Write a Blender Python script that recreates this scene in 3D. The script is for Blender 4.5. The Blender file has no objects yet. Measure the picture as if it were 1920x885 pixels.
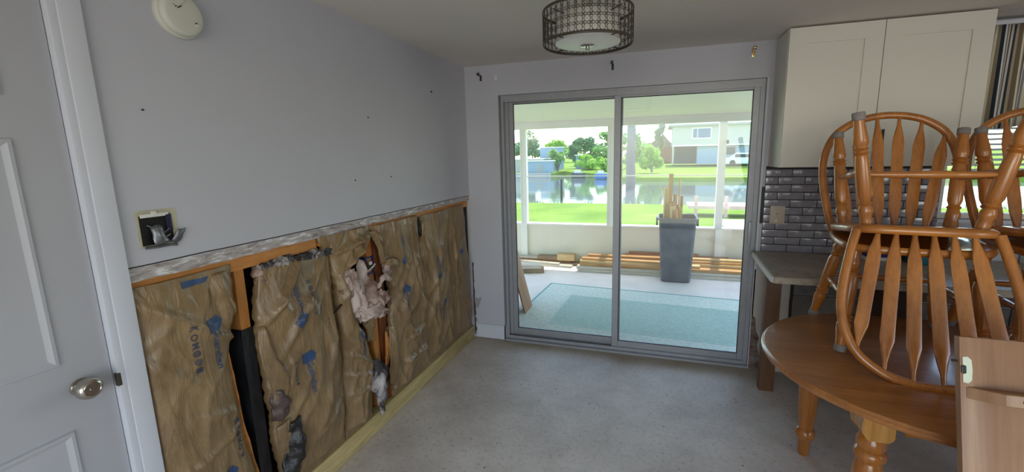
import bpy, bmesh, math, random
from mathutils import Vector, Matrix, noise, Euler
sc = bpy.context.scene
COL = sc.collection
PI = math.pi

# ------------------------------------------------------------------ camera
cam_d = bpy.data.cameras.new('camera')
cam = bpy.data.objects.new('camera', cam_d); COL.objects.link(cam)
cam_d.sensor_width = 36.0
cam_d.lens = 36.0 * 795.503 / 1920.0
cam_d.shift_x = -29.637 / 1920.0
cam_d.shift_y = -15.038 / 1920.0
cam_d.clip_start = 0.05; cam_d.clip_end = 2000
_r = Vector((0.9543827, 0.29793299, -0.01973805)); _u = Vector((-0.03074472, 0.16380933, 0.98601281)); _f = Vector((-0.29699902, 0.94042673, -0.16549666))
cam.matrix_world = Matrix(((_r.x, _u.x, -_f.x, 1.64332696), (_r.y, _u.y, -_f.y, -3.48046757), (_r.z, _u.z, -_f.z, 1.67497615), (0, 0, 0, 1)))
sc.camera = cam

# ------------------------------------------------------------------ light
sc.view_settings.view_transform = 'Standard'
sc.view_settings.look = 'None'
sc.view_settings.gamma = 1.0
sc.view_settings.use_curve_mapping = False
sc.view_settings.exposure = 0.12
try:
    sc.cycles.use_denoising = True
    sc.cycles.denoiser = 'OPENIMAGEDENOISE'
    sc.cycles.max_bounces = 10; sc.cycles.diffuse_bounces = 6; sc.cycles.transparent_max_bounces = 16
    sc.cycles.sample_clamp_indirect = 6.0
    sc.cycles.caustics_reflective = False; sc.cycles.caustics_refractive = False
except Exception:
    pass
world = bpy.data.worlds.new('sky'); sc.world = world; world.use_nodes = True
wn = world.node_tree.nodes; wl = world.node_tree.links
sky = wn.new('ShaderNodeTexSky'); sky.sky_type = 'NISHITA'; sky.sun_disc = False
sky.sun_elevation = math.radians(60); sky.sun_rotation = math.radians(10); sky.air_density = 1.0; sky.dust_density = 0.6; sky.ozone_density = 1.0
SKY_STRENGTH = 0.7
wn['Background'].inputs['Strength'].default_value = SKY_STRENGTH
wl.new(sky.outputs[0], wn['Background'].inputs['Color'])

def add_light(name, kind, loc, energy, color=(1, 1, 1), target=None, **kw):
    d = bpy.data.lights.new(name, kind); d.energy = energy; d.color = color
    for k, v in kw.items(): setattr(d, k, v)
    o = bpy.data.objects.new(name, d); COL.objects.link(o); o.location = loc
    if target is not None:
        o.rotation_euler = (Vector(target) - Vector(loc)).to_track_quat('-Z', 'Y').to_euler()
    return o
SUN = 5.0
add_light('sun', 'SUN', (3, 10, 30), SUN, (1.0, 0.95, 0.86), target=(3 - 1.2, 10 - 8.0, 30 - 29.0), angle=0.009)
# added fill lamps in unseen openings of wall_rear and wall_right, to brighten the room
add_light('rear_fill', 'AREA', (2.35, -6.62, 1.2), 44, (1.0, 0.955, 0.89), target=(2.35, 0, 1.2), shape='RECTANGLE', size=3.3, size_y=2.2)
add_light('side_fill', 'AREA', (5.62, -4.3, 1.6), 14, (1.0, 0.97, 0.92), target=(0, -4.0, 1.4), shape='RECTANGLE', size=1.5, size_y=1.1)
# portal over the sliding door opening: guides sky sampling, adds no light
pt = add_light('slider_portal', 'AREA', (1.32, 0.22, 1.1), 1, target=(1.32, -3, 1.1), shape='RECTANGLE', size=2.0, size_y=2.15)
try: pt.data.cycles.is_portal = True
except Exception: pass

# ------------------------------------------------------------------ materials
def lin(c):
    return tuple(((v / 255.0) / 12.92 if v / 255.0 <= 0.04045 else ((v / 255.0 + 0.055) / 1.055) ** 2.4) for v in c)
class NT:
    def __init__(s, name):
        s.m = bpy.data.materials.new(name); s.m.use_nodes = True
        s.t = s.m.node_tree; s.n = s.t.nodes; s.l = s.t.links
        s.b = s.n['Principled BSDF']; s.out = s.n['Material Output']
        s.tc = s.n.new('ShaderNodeTexCoord')
    def node(s, t, **kw):
        n = s.n.new(t)
        for k, v in kw.items(): setattr(n, k, v)
        return n
    def coords(s, scale=(1, 1, 1), rot=(0, 0, 0), src='Object'):
        m = s.node('ShaderNodeMapping'); m.inputs['Scale'].default_value = scale; m.inputs['Rotation'].default_value = rot
        s.l.new(s.tc.outputs[src], m.inputs['Vector']); return m.outputs[0]
    def noise(s, vec, scale=5, detail=4, rough=0.55, dist=0.0):
        n = s.node('ShaderNodeTexNoise'); n.inputs['Scale'].default_value = scale; n.inputs['Detail'].default_value = detail
        n.inputs['Roughness'].default_value = rough; n.inputs['Distortion'].default_value = dist
        s.l.new(vec, n.inputs['Vector']); return n.outputs['Fac']
    def ramp(s, fac, stops):
        r = s.node('ShaderNodeValToRGB'); e = r.color_ramp.elements
        while len(e) > 1: e.remove(e[-1])
        e[0].position = stops[0][0]; e[0].color = (*stops[0][1], 1)
        for p, c in stops[1:]:
            k = e.new(p); k.color = (*c, 1)
        s.l.new(fac, r.inputs[0]); return r.outputs[0]
    def mix(s, fac, a, b, mode='MIX'):
        n = s.node('ShaderNodeMix', data_type='RGBA', blend_type=mode)
        for sock, v in ((n.inputs[0], fac), (n.inputs[6], a), (n.inputs[7], b)):
            if isinstance(v, (int, float)): sock.default_value = v
            elif isinstance(v, tuple): sock.default_value = (*v, 1)
            else: s.l.new(v, sock)
        return n.outputs[2]
    def base(s, c):
        if isinstance(c, tuple): s.b.inputs['Base Color'].default_value = (*c, 1)
        else: s.l.new(c, s.b.inputs['Base Color'])
    def bump(s, h, strength=0.3, dist=0.01):
        n = s.node('ShaderNodeBump'); n.inputs['Strength'].default_value = strength; n.inputs['Distance'].default_value = dist
        s.l.new(h, n.inputs['Height']); s.l.new(n.outputs[0], s.b.inputs['Normal'])
    def set(s, rough=0.5, metal=0.0, spec=0.5, coat=0.0, coat_rough=0.1):
        s.b.inputs['Roughness'].default_value = rough; s.b.inputs['Metallic'].default_value = metal
        s.b.inputs['Specular IOR Level'].default_value = spec
        s.b.inputs['Coat Weight'].default_value = coat; s.b.inputs['Coat Roughness'].default_value = coat_rough
M = {}
def plain(name, rgb, rough=0.5, metal=0.0, spec=0.5, var=0.08, nscale=8, bump=0.0, coat=0.0):
    k = NT(name); c = lin(rgb)
    if var:
        f = k.noise(k.coords(), nscale, 3)
        k.base(k.ramp(f, [(0.3, tuple(v * (1 - var) for v in c)), (0.7, tuple(min(1, v * (1 + var)) for v in c))]))
        if bump: k.bump(f, bump, 0.01)
    else: k.base(c)
    k.set(rough, metal, spec, coat); M[name] = k.m; return k.m
def wood(name, dark, light, axis='Z', scale=1.0, rough=0.35, coat=0.3, ring=14.0, spec=0.5):
    k = NT(name)
    sx = {'X': (0.9, 9, 9), 'Y': (9, 0.9, 9), 'Z': (9, 9, 0.9)}[axis]
    v = k.coords(tuple(a * scale for a in sx))
    f1 = k.noise(v, 1.6, 5, 0.6, 0.6); f2 = k.noise(v, ring, 3, 0.6, 0.2)
    c1 = k.ramp(f1, [(0.28, lin(dark)), (0.72, lin(light))])
    c2 = k.ramp(f2, [(0.35, (0.72, 0.68, 0.62)), (0.55, (1, 1, 1))])
    k.base(k.mix(0.55, c1, c2, 'MULTIPLY'))
    k.bump(f2, 0.06, 0.002)
    k.set(rough, 0, spec, coat, 0.15); M[name] = k.m; return k.m

# painted surfaces
def paint(name, rgb, rough=0.6, bump=0.08, scale=90, var=0.03):
    k = NT(name); c = lin(rgb)
    f = k.noise(k.coords(), 1.3, 3); g = k.noise(k.coords(), scale, 3)
    k.base(k.ramp(f, [(0.3, tuple(v * (1 - var) for v in c)), (0.7, tuple(min(1, v * (1 + var)) for v in c))]))
    k.bump(g, bump, 0.004); k.set(rough, 0, 0.4); M[name] = k.m
paint('wall_paint', (188, 189, 197), 0.55, 0.06, 120)
paint('ceiling_paint', (224, 220, 212), 0.8, 0.5, 55)
paint('door_paint', (180, 181, 187), 0.42, 0.03, 60)
paint('trim_paint', (206, 209, 218), 0.4, 0.03, 60)
paint('cabinet_paint', (222, 219, 208), 0.4, 0.01, 40, 0.015)
paint('cream_paint', (235, 226, 206), 0.6, 0.05, 40)
paint('porch_white', (244, 238, 228), 0.6, 0.04, 40)
plain('cabinet_groove', (176, 173, 164), 0.6, var=0.02)
# slab floor: speckled worn concrete
k = NT('slab')
v = k.coords()
f = k.noise(v, 1.7, 6, 0.65); g = k.noise(v, 38, 5, 0.75); h = k.noise(v, 130, 2)
c = k.ramp(f, [(0.3, lin((190, 180, 170))), (0.5, lin((215, 206, 196))), (0.70, lin((232, 225, 216)))])
c = k.mix(0.6, c, k.ramp(g, [(0.34, (0.50, 0.48, 0.46)), (0.45, (0.93, 0.93, 0.93)), (0.60, (1, 1, 1))]), 'MULTIPLY')
vo = k.node('ShaderNodeTexVoronoi'); vo.inputs['Scale'].default_value = 20; k.l.new(v, vo.inputs['Vector'])
spk = k.ramp(vo.outputs['Distance'], [(0.09, (0.22, 0.20, 0.18)), (0.17, (1, 1, 1))])
msk = k.ramp(k.noise(v, 9, 2), [(0.55, (0, 0, 0)), (0.62, (0.8, 0.8, 0.8))])
c = k.mix(msk, c, k.mix(1.0, c, spk, 'MULTIPLY'))
# a yellowish glue stain along the slider sill
sx = k.node('ShaderNodeSeparateXYZ'); k.l.new(v, sx.inputs[0])
mr = k.node('ShaderNodeMapRange'); mr.inputs['From Min'].default_value = -0.26; mr.inputs['From Max'].default_value = -0.02; k.l.new(sx.outputs[1], mr.inputs[0])
mu = k.node('ShaderNodeMath', operation='MULTIPLY'); k.l.new(mr.outputs[0], mu.inputs[0]); k.l.new(k.noise(v, 3, 5, 0.7), mu.inputs[1])
c = k.mix(mu.outputs[0], c, lin((150, 132, 88)))
k.base(c); k.bump(g, 0.12, 0.004); k.set(0.5, 0, 0.4); M['slab'] = k.m
# porch slab
k = NT('porch_slab'); f = k.noise(k.coords(), 2.5, 5)
k.base(k.ramp(f, [(0.3, lin((226, 214, 206))), (0.7, lin((240, 230, 222)))])); k.set(0.7); M['porch_slab'] = k.m
# kraft paper
k = NT('kraft_paper'); v = k.coords()
f = k.noise(v, 4, 5, 0.6); g = k.noise(k.coords((1, 7, 3)), 9, 5, 0.65); h = k.noise(v, 160, 2)
c = k.ramp(f, [(0.25, lin((116, 94, 66))), (0.55, lin((140, 116, 82))), (0.8, lin((158, 133, 98)))])
c = k.mix(0.6, c, k.ramp(g, [(0.3, (0.66, 0.61, 0.55)), (0.6, (1, 1, 1))]), 'MULTIPLY')
k.base(c)
g2 = k.noise(k.coords((1, 2.2, 0.55)), 7, 4, 0.55, 0.8)
k.bump(g2, 0.6, 0.025); k.set(0.36, 0, 0.55); M['kraft_paper'] = k.m
k = NT('kraft_black'); f = k.noise(k.coords(), 14, 5)
k.base(k.ramp(f, [(0.3, (0.004, 0.004, 0.005)), (0.7, (0.02, 0.018, 0.018))])); k.bump(f, 0.8, 0.02); k.set(0.4); M['kraft_black'] = k.m
k = NT('fibreglass'); v = k.coords(); f = k.noise(v, 6, 4, 0.6, 1.0); g = k.noise(v, 40, 4, 0.6)
k.base(k.ramp(f, [(0.25, lin((74, 50, 42))), (0.40, lin((140, 112, 102))), (0.52, lin((186, 166, 156))), (0.75, lin((210, 200, 194)))]))
k.bump(g, 0.4, 0.01); k.set(0.9, 0, 0.1); M['fibreglass'] = k.m
k = NT('fibreglass_sooty'); v = k.coords((1, 1, 0.6)); f = k.noise(v, 9, 6, 0.7, 1.0)
k.base(k.ramp(f, [(0.32, lin((16, 15, 17))), (0.48, lin((70, 66, 68))), (0.56, lin((170, 164, 162))), (0.75, lin((214, 208, 204)))]))
k.bump(k.noise(v, 50, 4), 0.8, 0.02); k.set(0.85); M['fibreglass_sooty'] = k.m
plain('ink_blue', (48, 72, 112), 0.5, var=0.2, nscale=30)
plain('ink_grey', (62, 66, 84), 0.5, var=0.2, nscale=30)
wood('stud_orange', (168, 100, 42), (210, 146, 76), 'Z', 1, 0.6, 0.0)
wood('rail_orange', (172, 108, 50), (216, 152, 82), 'Y', 1, 0.6, 0.0)
wood('stud_brown', (92, 50, 24), (150, 86, 42), 'Z', 1, 0.6, 0.0)
wood('plate_pine', (160, 140, 88), (214, 194, 138), 'Y', 1.2, 0.65, 0.0, 10)
k = NT('stud_black'); f = k.noise(k.coords((1, 1, 0.3)), 18, 5); k.base(k.ramp(f, [(0.4, (0.004, 0.004, 0.005)), (0.75, (0.03, 0.032, 0.037))])); k.bump(f, 0.6, 0.01); k.set(0.5); M['stud_black'] = k.m  # near-black mottled tone for the lower length of one stud
plain('sooty_brown', (84, 70, 66), 0.45, var=0.5, nscale=16, bump=0.6)
plain('cavity_dark', (46, 36, 30), 0.9, var=0.4, nscale=7)
k = NT('torn_plaster'); f = k.noise(k.coords((1, 2.2, 9)), 5, 6, 0.7, 0.5)
k.base(k.ramp(f, [(0.34, lin((126, 112, 108))), (0.46, lin((172, 164, 162))), (0.55, lin((186, 180, 178))), (0.6, lin((226, 226, 226))), (0.8, lin((238, 238, 238)))]))
k.bump(f, 0.7, 0.01); k.set(0.8); M['torn_plaster'] = k.m
# furniture wood
OD, OL = (150, 88, 32), (200, 130, 58)
for a in 'XYZ': wood('oak_' + a, OD, OL, a, 1.0, 0.3, 0.5, 12)
wood('oak_table', (142, 88, 42), (180, 120, 66), 'X', 0.8, 0.32, 0.45, 12)
k = NT('oak_leaf'); v = k.coords((7, 7, 0.55)); f1 = k.noise(v, 1.3, 4, 0.6, 0.3); f2 = k.noise(v, 12, 3)
k.base(k.mix(0.35, k.ramp(f1, [(0.3, lin((130, 92, 62))), (0.5, lin((154, 114, 82))), (0.68, lin((184, 150, 118)))]), k.ramp(f2, [(0.35, (0.75, 0.72, 0.68)), (0.6, (1, 1, 1))]), 'MULTIPLY'))
k.set(0.45, 0, 0.4, 0.15); M['oak_leaf'] = k.m
wood('oak_block', (176, 122, 60), (214, 166, 96), 'Z', 1.0, 0.35, 0.4, 10)
wood('brown_board', (84, 56, 36), (122, 84, 56), 'Z', 1, 0.6, 0.0)
wood('board_tan', (138, 100, 68), (176, 134, 98), 'Z', 1, 0.65, 0.0)
wood('walnut', (58, 34, 22), (92, 56, 36), 'X', 1, 0.5, 0.1)
plain('felt_grey', (138, 132, 128), 0.95, var=0.12, nscale=60, bump=0.4)
# tiles and worktop
k = NT('tile_glaze'); f = k.noise(k.coords(), 14, 2); k.base(k.ramp(f, [(0.3, lin((128, 125, 134))), (0.7, lin((144, 141, 150)))])); k.set(0.16, 0, 0.5, 0.3, 0.05); k.bump(f, 0.06, 0.004); M['tile_glaze'] = k.m
plain('grout', (62, 60, 63), 0.9, var=0.1)
k = NT('worktop'); v = k.coords(); f = k.noise(v, 11, 6, 0.7); k.base(k.ramp(f, [(0.3, lin((132, 122, 108))), (0.5, lin((168, 158, 142))), (0.7, lin((188, 178, 162)))])); k.set(0.42); M['worktop'] = k.m
plain('patch_grey', (152, 148, 146), 0.9, var=0.1)
plain('block_grey', (122, 118, 114), 0.9, var=0.15, nscale=25, bump=0.4)
plain('plaster_raw', (196, 190, 182), 0.85, var=0.06, nscale=9, bump=0.2)
k = NT('plaster_brown'); f = k.noise(k.coords(), 18, 5); k.base(k.ramp(f, [(0.3, lin((82, 48, 34))), (0.5, lin((120, 102, 92))), (0.7, lin((150, 140, 132)))])); k.bump(f, 0.6, 0.01); k.set(0.9); M['plaster_brown'] = k.m
# metals, plastics
plain('alu', (158, 160, 165), 0.42, 0.25, var=0.04, nscale=20)
plain('alu_dark', (70, 72, 76), 0.5, 0.6, var=0.1)
plain('nickel', (190, 184, 172), 0.18, 1.0, var=0.0)
plain('brass', (196, 168, 104), 0.25, 1.0, var=0.0)
plain('steel', (128, 130, 136), 0.4, 0.8, var=0.1, nscale=40)
plain('black_metal', (22, 22, 24), 0.4, var=0.1)
plain('bronze_dark', (78, 72, 64), 0.45, 0.4, var=0.1)
plain('plastic_cream', (206, 206, 194), 0.45, var=0.01)
plain('plastic_black', (18, 18, 20), 0.4, var=0.1)
plain('plastic_navy', (30, 32, 62), 0.4, var=0.1)
plain('plastic_blue', (26, 52, 132), 0.35, var=0.1)
plain('plastic_teal', (16, 104, 112), 0.4, var=0.05)
plain('plastic_white', (226, 226, 222), 0.4, var=0.02)
plain('plate_beige', (188, 174, 156), 0.45, var=0.03)
plain('wire_white', (214, 212, 206), 0.5, var=0.02)
plain('caulk_yellow', (188, 182, 156), 0.8, var=0.12, nscale=20)
plain('bin_grey', (94, 92, 95), 0.45, var=0.25, nscale=5, bump=0.1)
plain('rug_teal', (188, 210, 202), 0.95, var=0.1, nscale=40, bump=0.3)
plain('rug_pale', (206, 214, 204), 0.95, var=0.12, nscale=30, bump=0.3)
plain('rug_edge', (112, 172, 168), 0.95, var=0.05)
plain('mark_dark', (52, 46, 44), 0.9, var=0.1)
plain('spackle', (214, 214, 216), 0.8, var=0.02)
plain('lampshade_fabric', (226, 224, 214), 0.9, var=0.03)
plain('plate_latch', (206, 214, 190), 0.4, 0.2, var=0.02)
# lumber tones
for i, (d, l) in enumerate([((172, 120, 68), (214, 170, 116)), ((196, 158, 104), (232, 204, 154)), ((150, 92, 56), (196, 138, 92)), ((184, 172, 154), (226, 216, 200)), ((128, 104, 82), (168, 142, 114))]):
    wood('lumber_%d' % i, d, l, 'X', 1, 0.7, 0.0)
for i, (d, l) in enumerate([((176, 132, 66), (220, 180, 106)), ((190, 156, 88), (226, 200, 136)), ((166, 112, 58), (206, 154, 90))]):
    wood('stick_%d' % i, d, l, 'Z', 1, 0.7, 0.0)
# glass: clear with a mirror reflection at grazing angles
k = NT('window_glass')
k.n.remove(k.b)
tr = k.node('ShaderNodeBsdfTransparent'); tr.inputs[0].default_value = (0.93, 0.96, 0.95, 1)
gl = k.node('ShaderNodeBsdfGlossy'); gl.inputs['Roughness'].default_value = 0.02
fr = k.node('ShaderNodeFresnel'); fr.inputs['IOR'].default_value = 1.45
mx = k.node('ShaderNodeMixShader'); k.l.new(fr.outputs[0], mx.inputs[0]); k.l.new(tr.outputs[0], mx.inputs[1]); k.l.new(gl.outputs[0], mx.inputs[2])
k.l.new(mx.outputs[0], k.out.inputs[0]); M['window_glass'] = k.m
# insect screen: fine weave, mostly open
k = NT('insect_screen'); k.n.remove(k.b)
tr = k.node('ShaderNodeBsdfTransparent'); df = k.node('ShaderNodeBsdfDiffuse'); df.inputs[0].default_value = (0.72, 0.76, 0.78, 1)
mx = k.node('ShaderNodeMixShader'); mx.inputs[0].default_value = 0.10; k.l.new(tr.outputs[0], mx.inputs[1]); k.l.new(df.outputs[0], mx.inputs[2]); k.l.new(mx.outputs[0], k.out.inputs[0]); M['insect_screen'] = k.m
# outside
k = NT('lawn'); v = k.coords(); f = k.noise(v, 0.5, 5, 0.7); g = k.noise(v, 14, 4, 0.7)
c = k.ramp(f, [(0.3, lin((112, 140, 46))), (0.6, lin((142, 166, 62))), (0.8, lin((166, 176, 88)))])
k.base(k.mix(0.5, c, k.ramp(g, [(0.3, (0.6, 0.66, 0.5)), (0.7, (1, 1, 1))]), 'MULTIPLY')); k.bump(g, 0.6, 0.05); k.set(0.9, 0, 0.1); M['lawn'] = k.m
k = NT('water'); k.base((0.17, 0.19, 0.17)); k.set(0.05, 0, 0.8); k.bump(k.noise(k.coords((0.5, 1.6, 1)), 1.1, 3), 0.05, 0.08); M['water'] = k.m
def leafy(name, a, b):
    k = NT(name); f = k.noise(k.coords(), 1.2, 3)
    c = k.ramp(f, [(0.3, lin(a)), (0.7, lin(b))]); k.base(c); k.set(0.7, 0, 0.2)
    tl = k.node('ShaderNodeBsdfTranslucent'); k.l.new(c, tl.inputs[0])
    mx = k.node('ShaderNodeMixShader'); mx.inputs[0].default_value = 0.5
    k.l.new(k.b.outputs[0], mx.inputs[1]); k.l.new(tl.outputs[0], mx.inputs[2]); k.l.new(mx.outputs[0], k.out.inputs[0])
    M[name] = k.m
leafy('leaf_bright', (140, 186, 70), (190, 222, 104)); leafy('leaf_mid', (120, 160, 84), (166, 196, 116)); leafy('leaf_dark', (98, 132, 90), (136, 166, 116)); leafy('leaf_olive', (144, 152, 118), (178, 182, 146))
plain('bark', (118, 112, 110), 0.9, var=0.2, nscale=6)
plain('house_white', (186, 181, 170), 0.8, var=0.02); plain('house_grey', (170, 165, 158), 0.8, var=0.02); plain('house_blue', (150, 168, 184), 0.8, var=0.03)
plain('roof_brown', (128, 104, 92), 0.8, var=0.15); plain('house_dark', (70, 72, 76), 0.6, var=0.1); plain('window_blue', (62, 92, 126), 0.2, var=0.1)
plain('seawall', (176, 172, 164), 0.9, var=0.1); plain('dock_pink', (214, 176, 164), 0.85, var=0.08); plain('path_pale', (226, 218, 204), 0.85, var=0.06)
plain('boat_blue', (70, 120, 190), 0.4, var=0.05); plain('car_silver', (196, 206, 214), 0.25, 0.3, var=0.02); plain('brick_red', (150, 98, 80), 0.85, var=0.1)
plain('post_dark', (66, 58, 48), 0.9, var=0.1)
# striped valance cloth: stripes woven across X
k = NT('stripe_cloth'); v = k.coords(); sx = k.node('ShaderNodeSeparateXYZ'); k.l.new(v, sx.inputs[0])
mm = k.node('ShaderNodeMath', operation='MULTIPLY'); mm.inputs[1].default_value = 1 / 0.118; k.l.new(sx.outputs[0], mm.inputs[0])
fr_ = k.node('ShaderNodeMath', operation='FRACT'); k.l.new(mm.outputs[0], fr_.inputs[0])
rp = k.node('ShaderNodeValToRGB'); rp.color_ramp.interpolation = 'CONSTANT'; e = rp.color_ramp.elements
st = [(0, (124, 112, 98)), (0.13, (222, 214, 190)), (0.2, (150, 140, 122)), (0.3, (52, 56, 64)), (0.42, (214, 216, 218)), (0.5, (128, 132, 138)), (0.58, (232, 224, 198)), (0.68, (100, 92, 82)), (0.78, (200, 200, 198)), (0.86, (64, 68, 78)), (0.93, (184, 172, 148))]
e[0].position = 0; e[0].color = (*lin(st[0][1]), 1); e[1].position = st[1][0]; e[1].color = (*lin(st[1][1]), 1)
for p, cc in st[2:]:
    q = e.new(p); q.color = (*lin(cc), 1)
k.l.new(fr_.outputs[0], rp.inputs[0]); k.base(rp.outputs[0]); k.set(0.9, 0, 0.1); M['stripe_cloth'] = k.m

# ------------------------------------------------------------------ helpers
def new_obj(name, me, mat=None, parent=None, loc=None, kind=None, smooth=None):
    o = bpy.data.objects.new(name, me); COL.objects.link(o)
    if mat is not None and len(me.materials) == 0: me.materials.append(M[mat] if isinstance(mat, str) else mat)
    if parent is not None: o.parent = parent
    if loc is not None: o.location = loc
    if kind: o['kind'] = kind
    return o
def fin(name, bm, mat, parent=None, loc=None, kind=None, smooth=35):
    me = bpy.data.meshes.new(name)
    bmesh.ops.recalc_face_normals(bm, faces=bm.faces)
    bm.to_mesh(me); bm.free()
    if smooth:
        me.shade_smooth()
        try: me.set_sharp_from_angle(angle=math.radians(smooth))
        except Exception: pass
    return new_obj(name, me, mat, parent, loc, kind)
def tag(o, label, cat, group=None, kind=None):
    o['label'] = label; o['category'] = cat
    if group: o['group'] = group
    if kind: o['kind'] = kind
    return o
def thing(name, label, cat, loc=(0, 0, 0), rot=(0, 0, 0), group=None):
    o = bpy.data.objects.new(name, None); COL.objects.link(o); o.location = loc; o.rotation_euler = rot; o.empty_display_size = 0.1
    return tag(o, label, cat, group)
def box(bm, x0, x1, y0, y1, z0, z1, bev=0.0, seg=2, mat=None):
    vs = [bm.verts.new((x, y, z)) for x in (x0, x1) for y in (y0, y1) for z in (z0, z1)]
    fs = [bm.faces.new([vs[i] for i in q]) for q in ((0, 1, 3, 2), (4, 6, 7, 5), (0, 4, 5, 1), (2, 3, 7, 6), (0, 2, 6, 4), (1, 5, 7, 3))]
    if mat is not None: bmesh.ops.transform(bm, matrix=mat, verts=vs)
    if bev > 0:
        ed = list({e for f in fs for e in f.edges})
        bmesh.ops.bevel(bm, geom=ed, offset=bev, segments=seg, affect='EDGES', profile=0.6)
    return vs
def B(*boxes, bev=0.0, seg=2):
    bm = bmesh.new()
    for b in boxes: box(bm, *b, bev=bev, seg=seg)
    return bm
def lathe(bm, prof, seg=20, mat=None, cap=True):
    rings = []
    for r, z in prof:
        ring = [bm.verts.new((r * math.cos(2 * PI * i / seg), r * math.sin(2 * PI * i / seg), z)) for i in range(seg)]
        rings.append(ring)
    for a, b in zip(rings, rings[1:]):
        for i in range(seg):
            j = (i + 1) % seg; bm.faces.new((a[i], a[j], b[j], b[i]))
    if cap:
        bm.faces.new(rings[0]); bm.faces.new(rings[-1])
    vs = [v for r in rings for v in r]
    if mat is not None: bmesh.ops.transform(bm, matrix=mat, verts=vs)
    return vs
def tube(bm, pts, r, seg=8, ry=None, closed=False, up=None):
    pts = [Vector(p) for p in pts]; n = len(pts); rings = []
    prev = None
    for i, p in enumerate(pts):
        if closed: t = pts[(i + 1) % n] - pts[i - 1]
        else: t = pts[min(i + 1, n - 1)] - pts[max(i - 1, 0)]
        t.normalize()
        ref = Vector(up) if up is not None else (prev if prev is not None else (Vector((0, 0, 1)) if abs(t.z) < 0.9 else Vector((1, 0, 0))))
        a = ref - t * ref.dot(t)
        if a.length < 1e-6: a = t.orthogonal()
        a.normalize(); b = t.cross(a); prev = a
        rr = r[i] if isinstance(r, (list, tuple)) else r
        r2 = (ry[i] if isinstance(ry, (list, tuple)) else ry) if ry is not None else rr
        rings.append([bm.verts.new(p + a * (rr * math.cos(2 * PI * k / seg)) + b * (r2 * math.sin(2 * PI * k / seg))) for k in range(seg)])
    prs = list(zip(rings, rings[1:])) + ([(rings[-1], rings[0])] if closed else [])
    for A_, B_ in prs:
        for k in range(seg):
            j = (k + 1) % seg; bm.faces.new((A_[k], A_[j], B_[j], B_[k]))
    if not closed:
        bm.faces.new(rings[0]); bm.faces.new(rings[-1])
def prism(bm, outline, z0, z1, mat=None):
    a = [bm.verts.new((x, y, z0)) for x, y in outline]; b = [bm.verts.new((x, y, z1)) for x, y in outline]
    n = len(outline)
    bm.faces.new(a); bm.faces.new(b)
    for i in range(n):
        j = (i + 1) % n; bm.faces.new((a[i], a[j], b[j], b[i]))
    if mat is not None: bmesh.ops.transform(bm, matrix=mat, verts=a + b)
def lerp(tab, t):
    if t <= tab[0][0]: return tab[0][1]
    for (a, va), (b, vb) in zip(tab, tab[1:]):
        if t <= b: return va + (vb - va) * (t - a) / (b - a)
    return tab[-1][1]
def copy_tree(o, parent=None):
    c = o.copy(); COL.objects.link(c); c.parent = parent
    for ch in list(o.children): copy_tree(ch, c)
    return c
def catmull(pts, n=6):
    P = [Vector(p) for p in pts]; P = [P[0] * 2 - P[1]] + P + [P[-1] * 2 - P[-2]]; out = []
    for i in range(1, len(P) - 2):
        for k in range(n):
            t = k / n
            out.append(0.5 * ((2 * P[i]) + (-P[i - 1] + P[i + 1]) * t + (2 * P[i - 1] - 5 * P[i] + 4 * P[i + 1] - P[i + 2]) * t * t + (-P[i - 1] + 3 * P[i] - 3 * P[i + 1] + P[i + 2]) * t ** 3))
    out.append(P[-2]); return out

# ================================================================== ROOM SHELL
H = 2.44
S = 'structure'
fin('floor', B((-0.14, 5.6, -6.7, 0.14, -0.12, 0.0)), 'slab', kind=S, smooth=0)
fin('ceiling', B((-0.14, 5.6, -6.7, 0.14, H, H + 0.12)), 'ceiling_paint', kind=S, smooth=0)
# wall_back with the opening of the slider and of the kitchen window
OX0, OX1, OZ = 0.302, 2.335, 2.192
WX0, WX1, WZ0, WZ1 = 3.40, 4.75, 1.215, 2.15
wall_back = fin('wall_back', B((-0.14, OX0, 0, 0.14, 0, H), (OX0, OX1, 0, 0.14, OZ, H), (OX1, WX0, 0, 0.14, 0, H), (WX0, WX1, 0, 0.14, 0, WZ0), (WX0, WX1, 0, 0.14, WZ1, H), (WX1, 5.6, 0, 0.14, 0, H)), 'wall_paint', kind=S, smooth=0)
fin('wall_right', B((5.5, 5.62, -6.7, -5.1, 0, H), (5.5, 5.62, -5.1, -3.5, 0, 1.0), (5.5, 5.62, -5.1, -3.5, 2.2, H), (5.5, 5.62, -3.5, 0.0, 0, H)), 'wall_paint', kind=S, smooth=0)
fin('wall_rear', B((-0.14, 0.65, -6.62, -6.5, 0, H), (0.65, 4.05, -6.62, -6.5, 0, 0.08), (0.65, 4.05, -6.62, -6.5, 2.34, H), (4.05, 5.5, -6.62, -6.5, 0, H)), 'wall_paint', kind=S, smooth=0)
DY0, DY1 = -3.52, -2.676      # door opening in the left wall
ZD = 1.338                    # drywall ends here, torn open below
wall_left = fin('wall_left', B((-0.14, 0, DY1 - 0.0, 0, ZD, H), (-0.14, 0, -6.5, DY0, 0, H), (-0.14, 0, DY0, DY1, 2.26, H)), 'wall_paint', kind=S, smooth=0)
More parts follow.
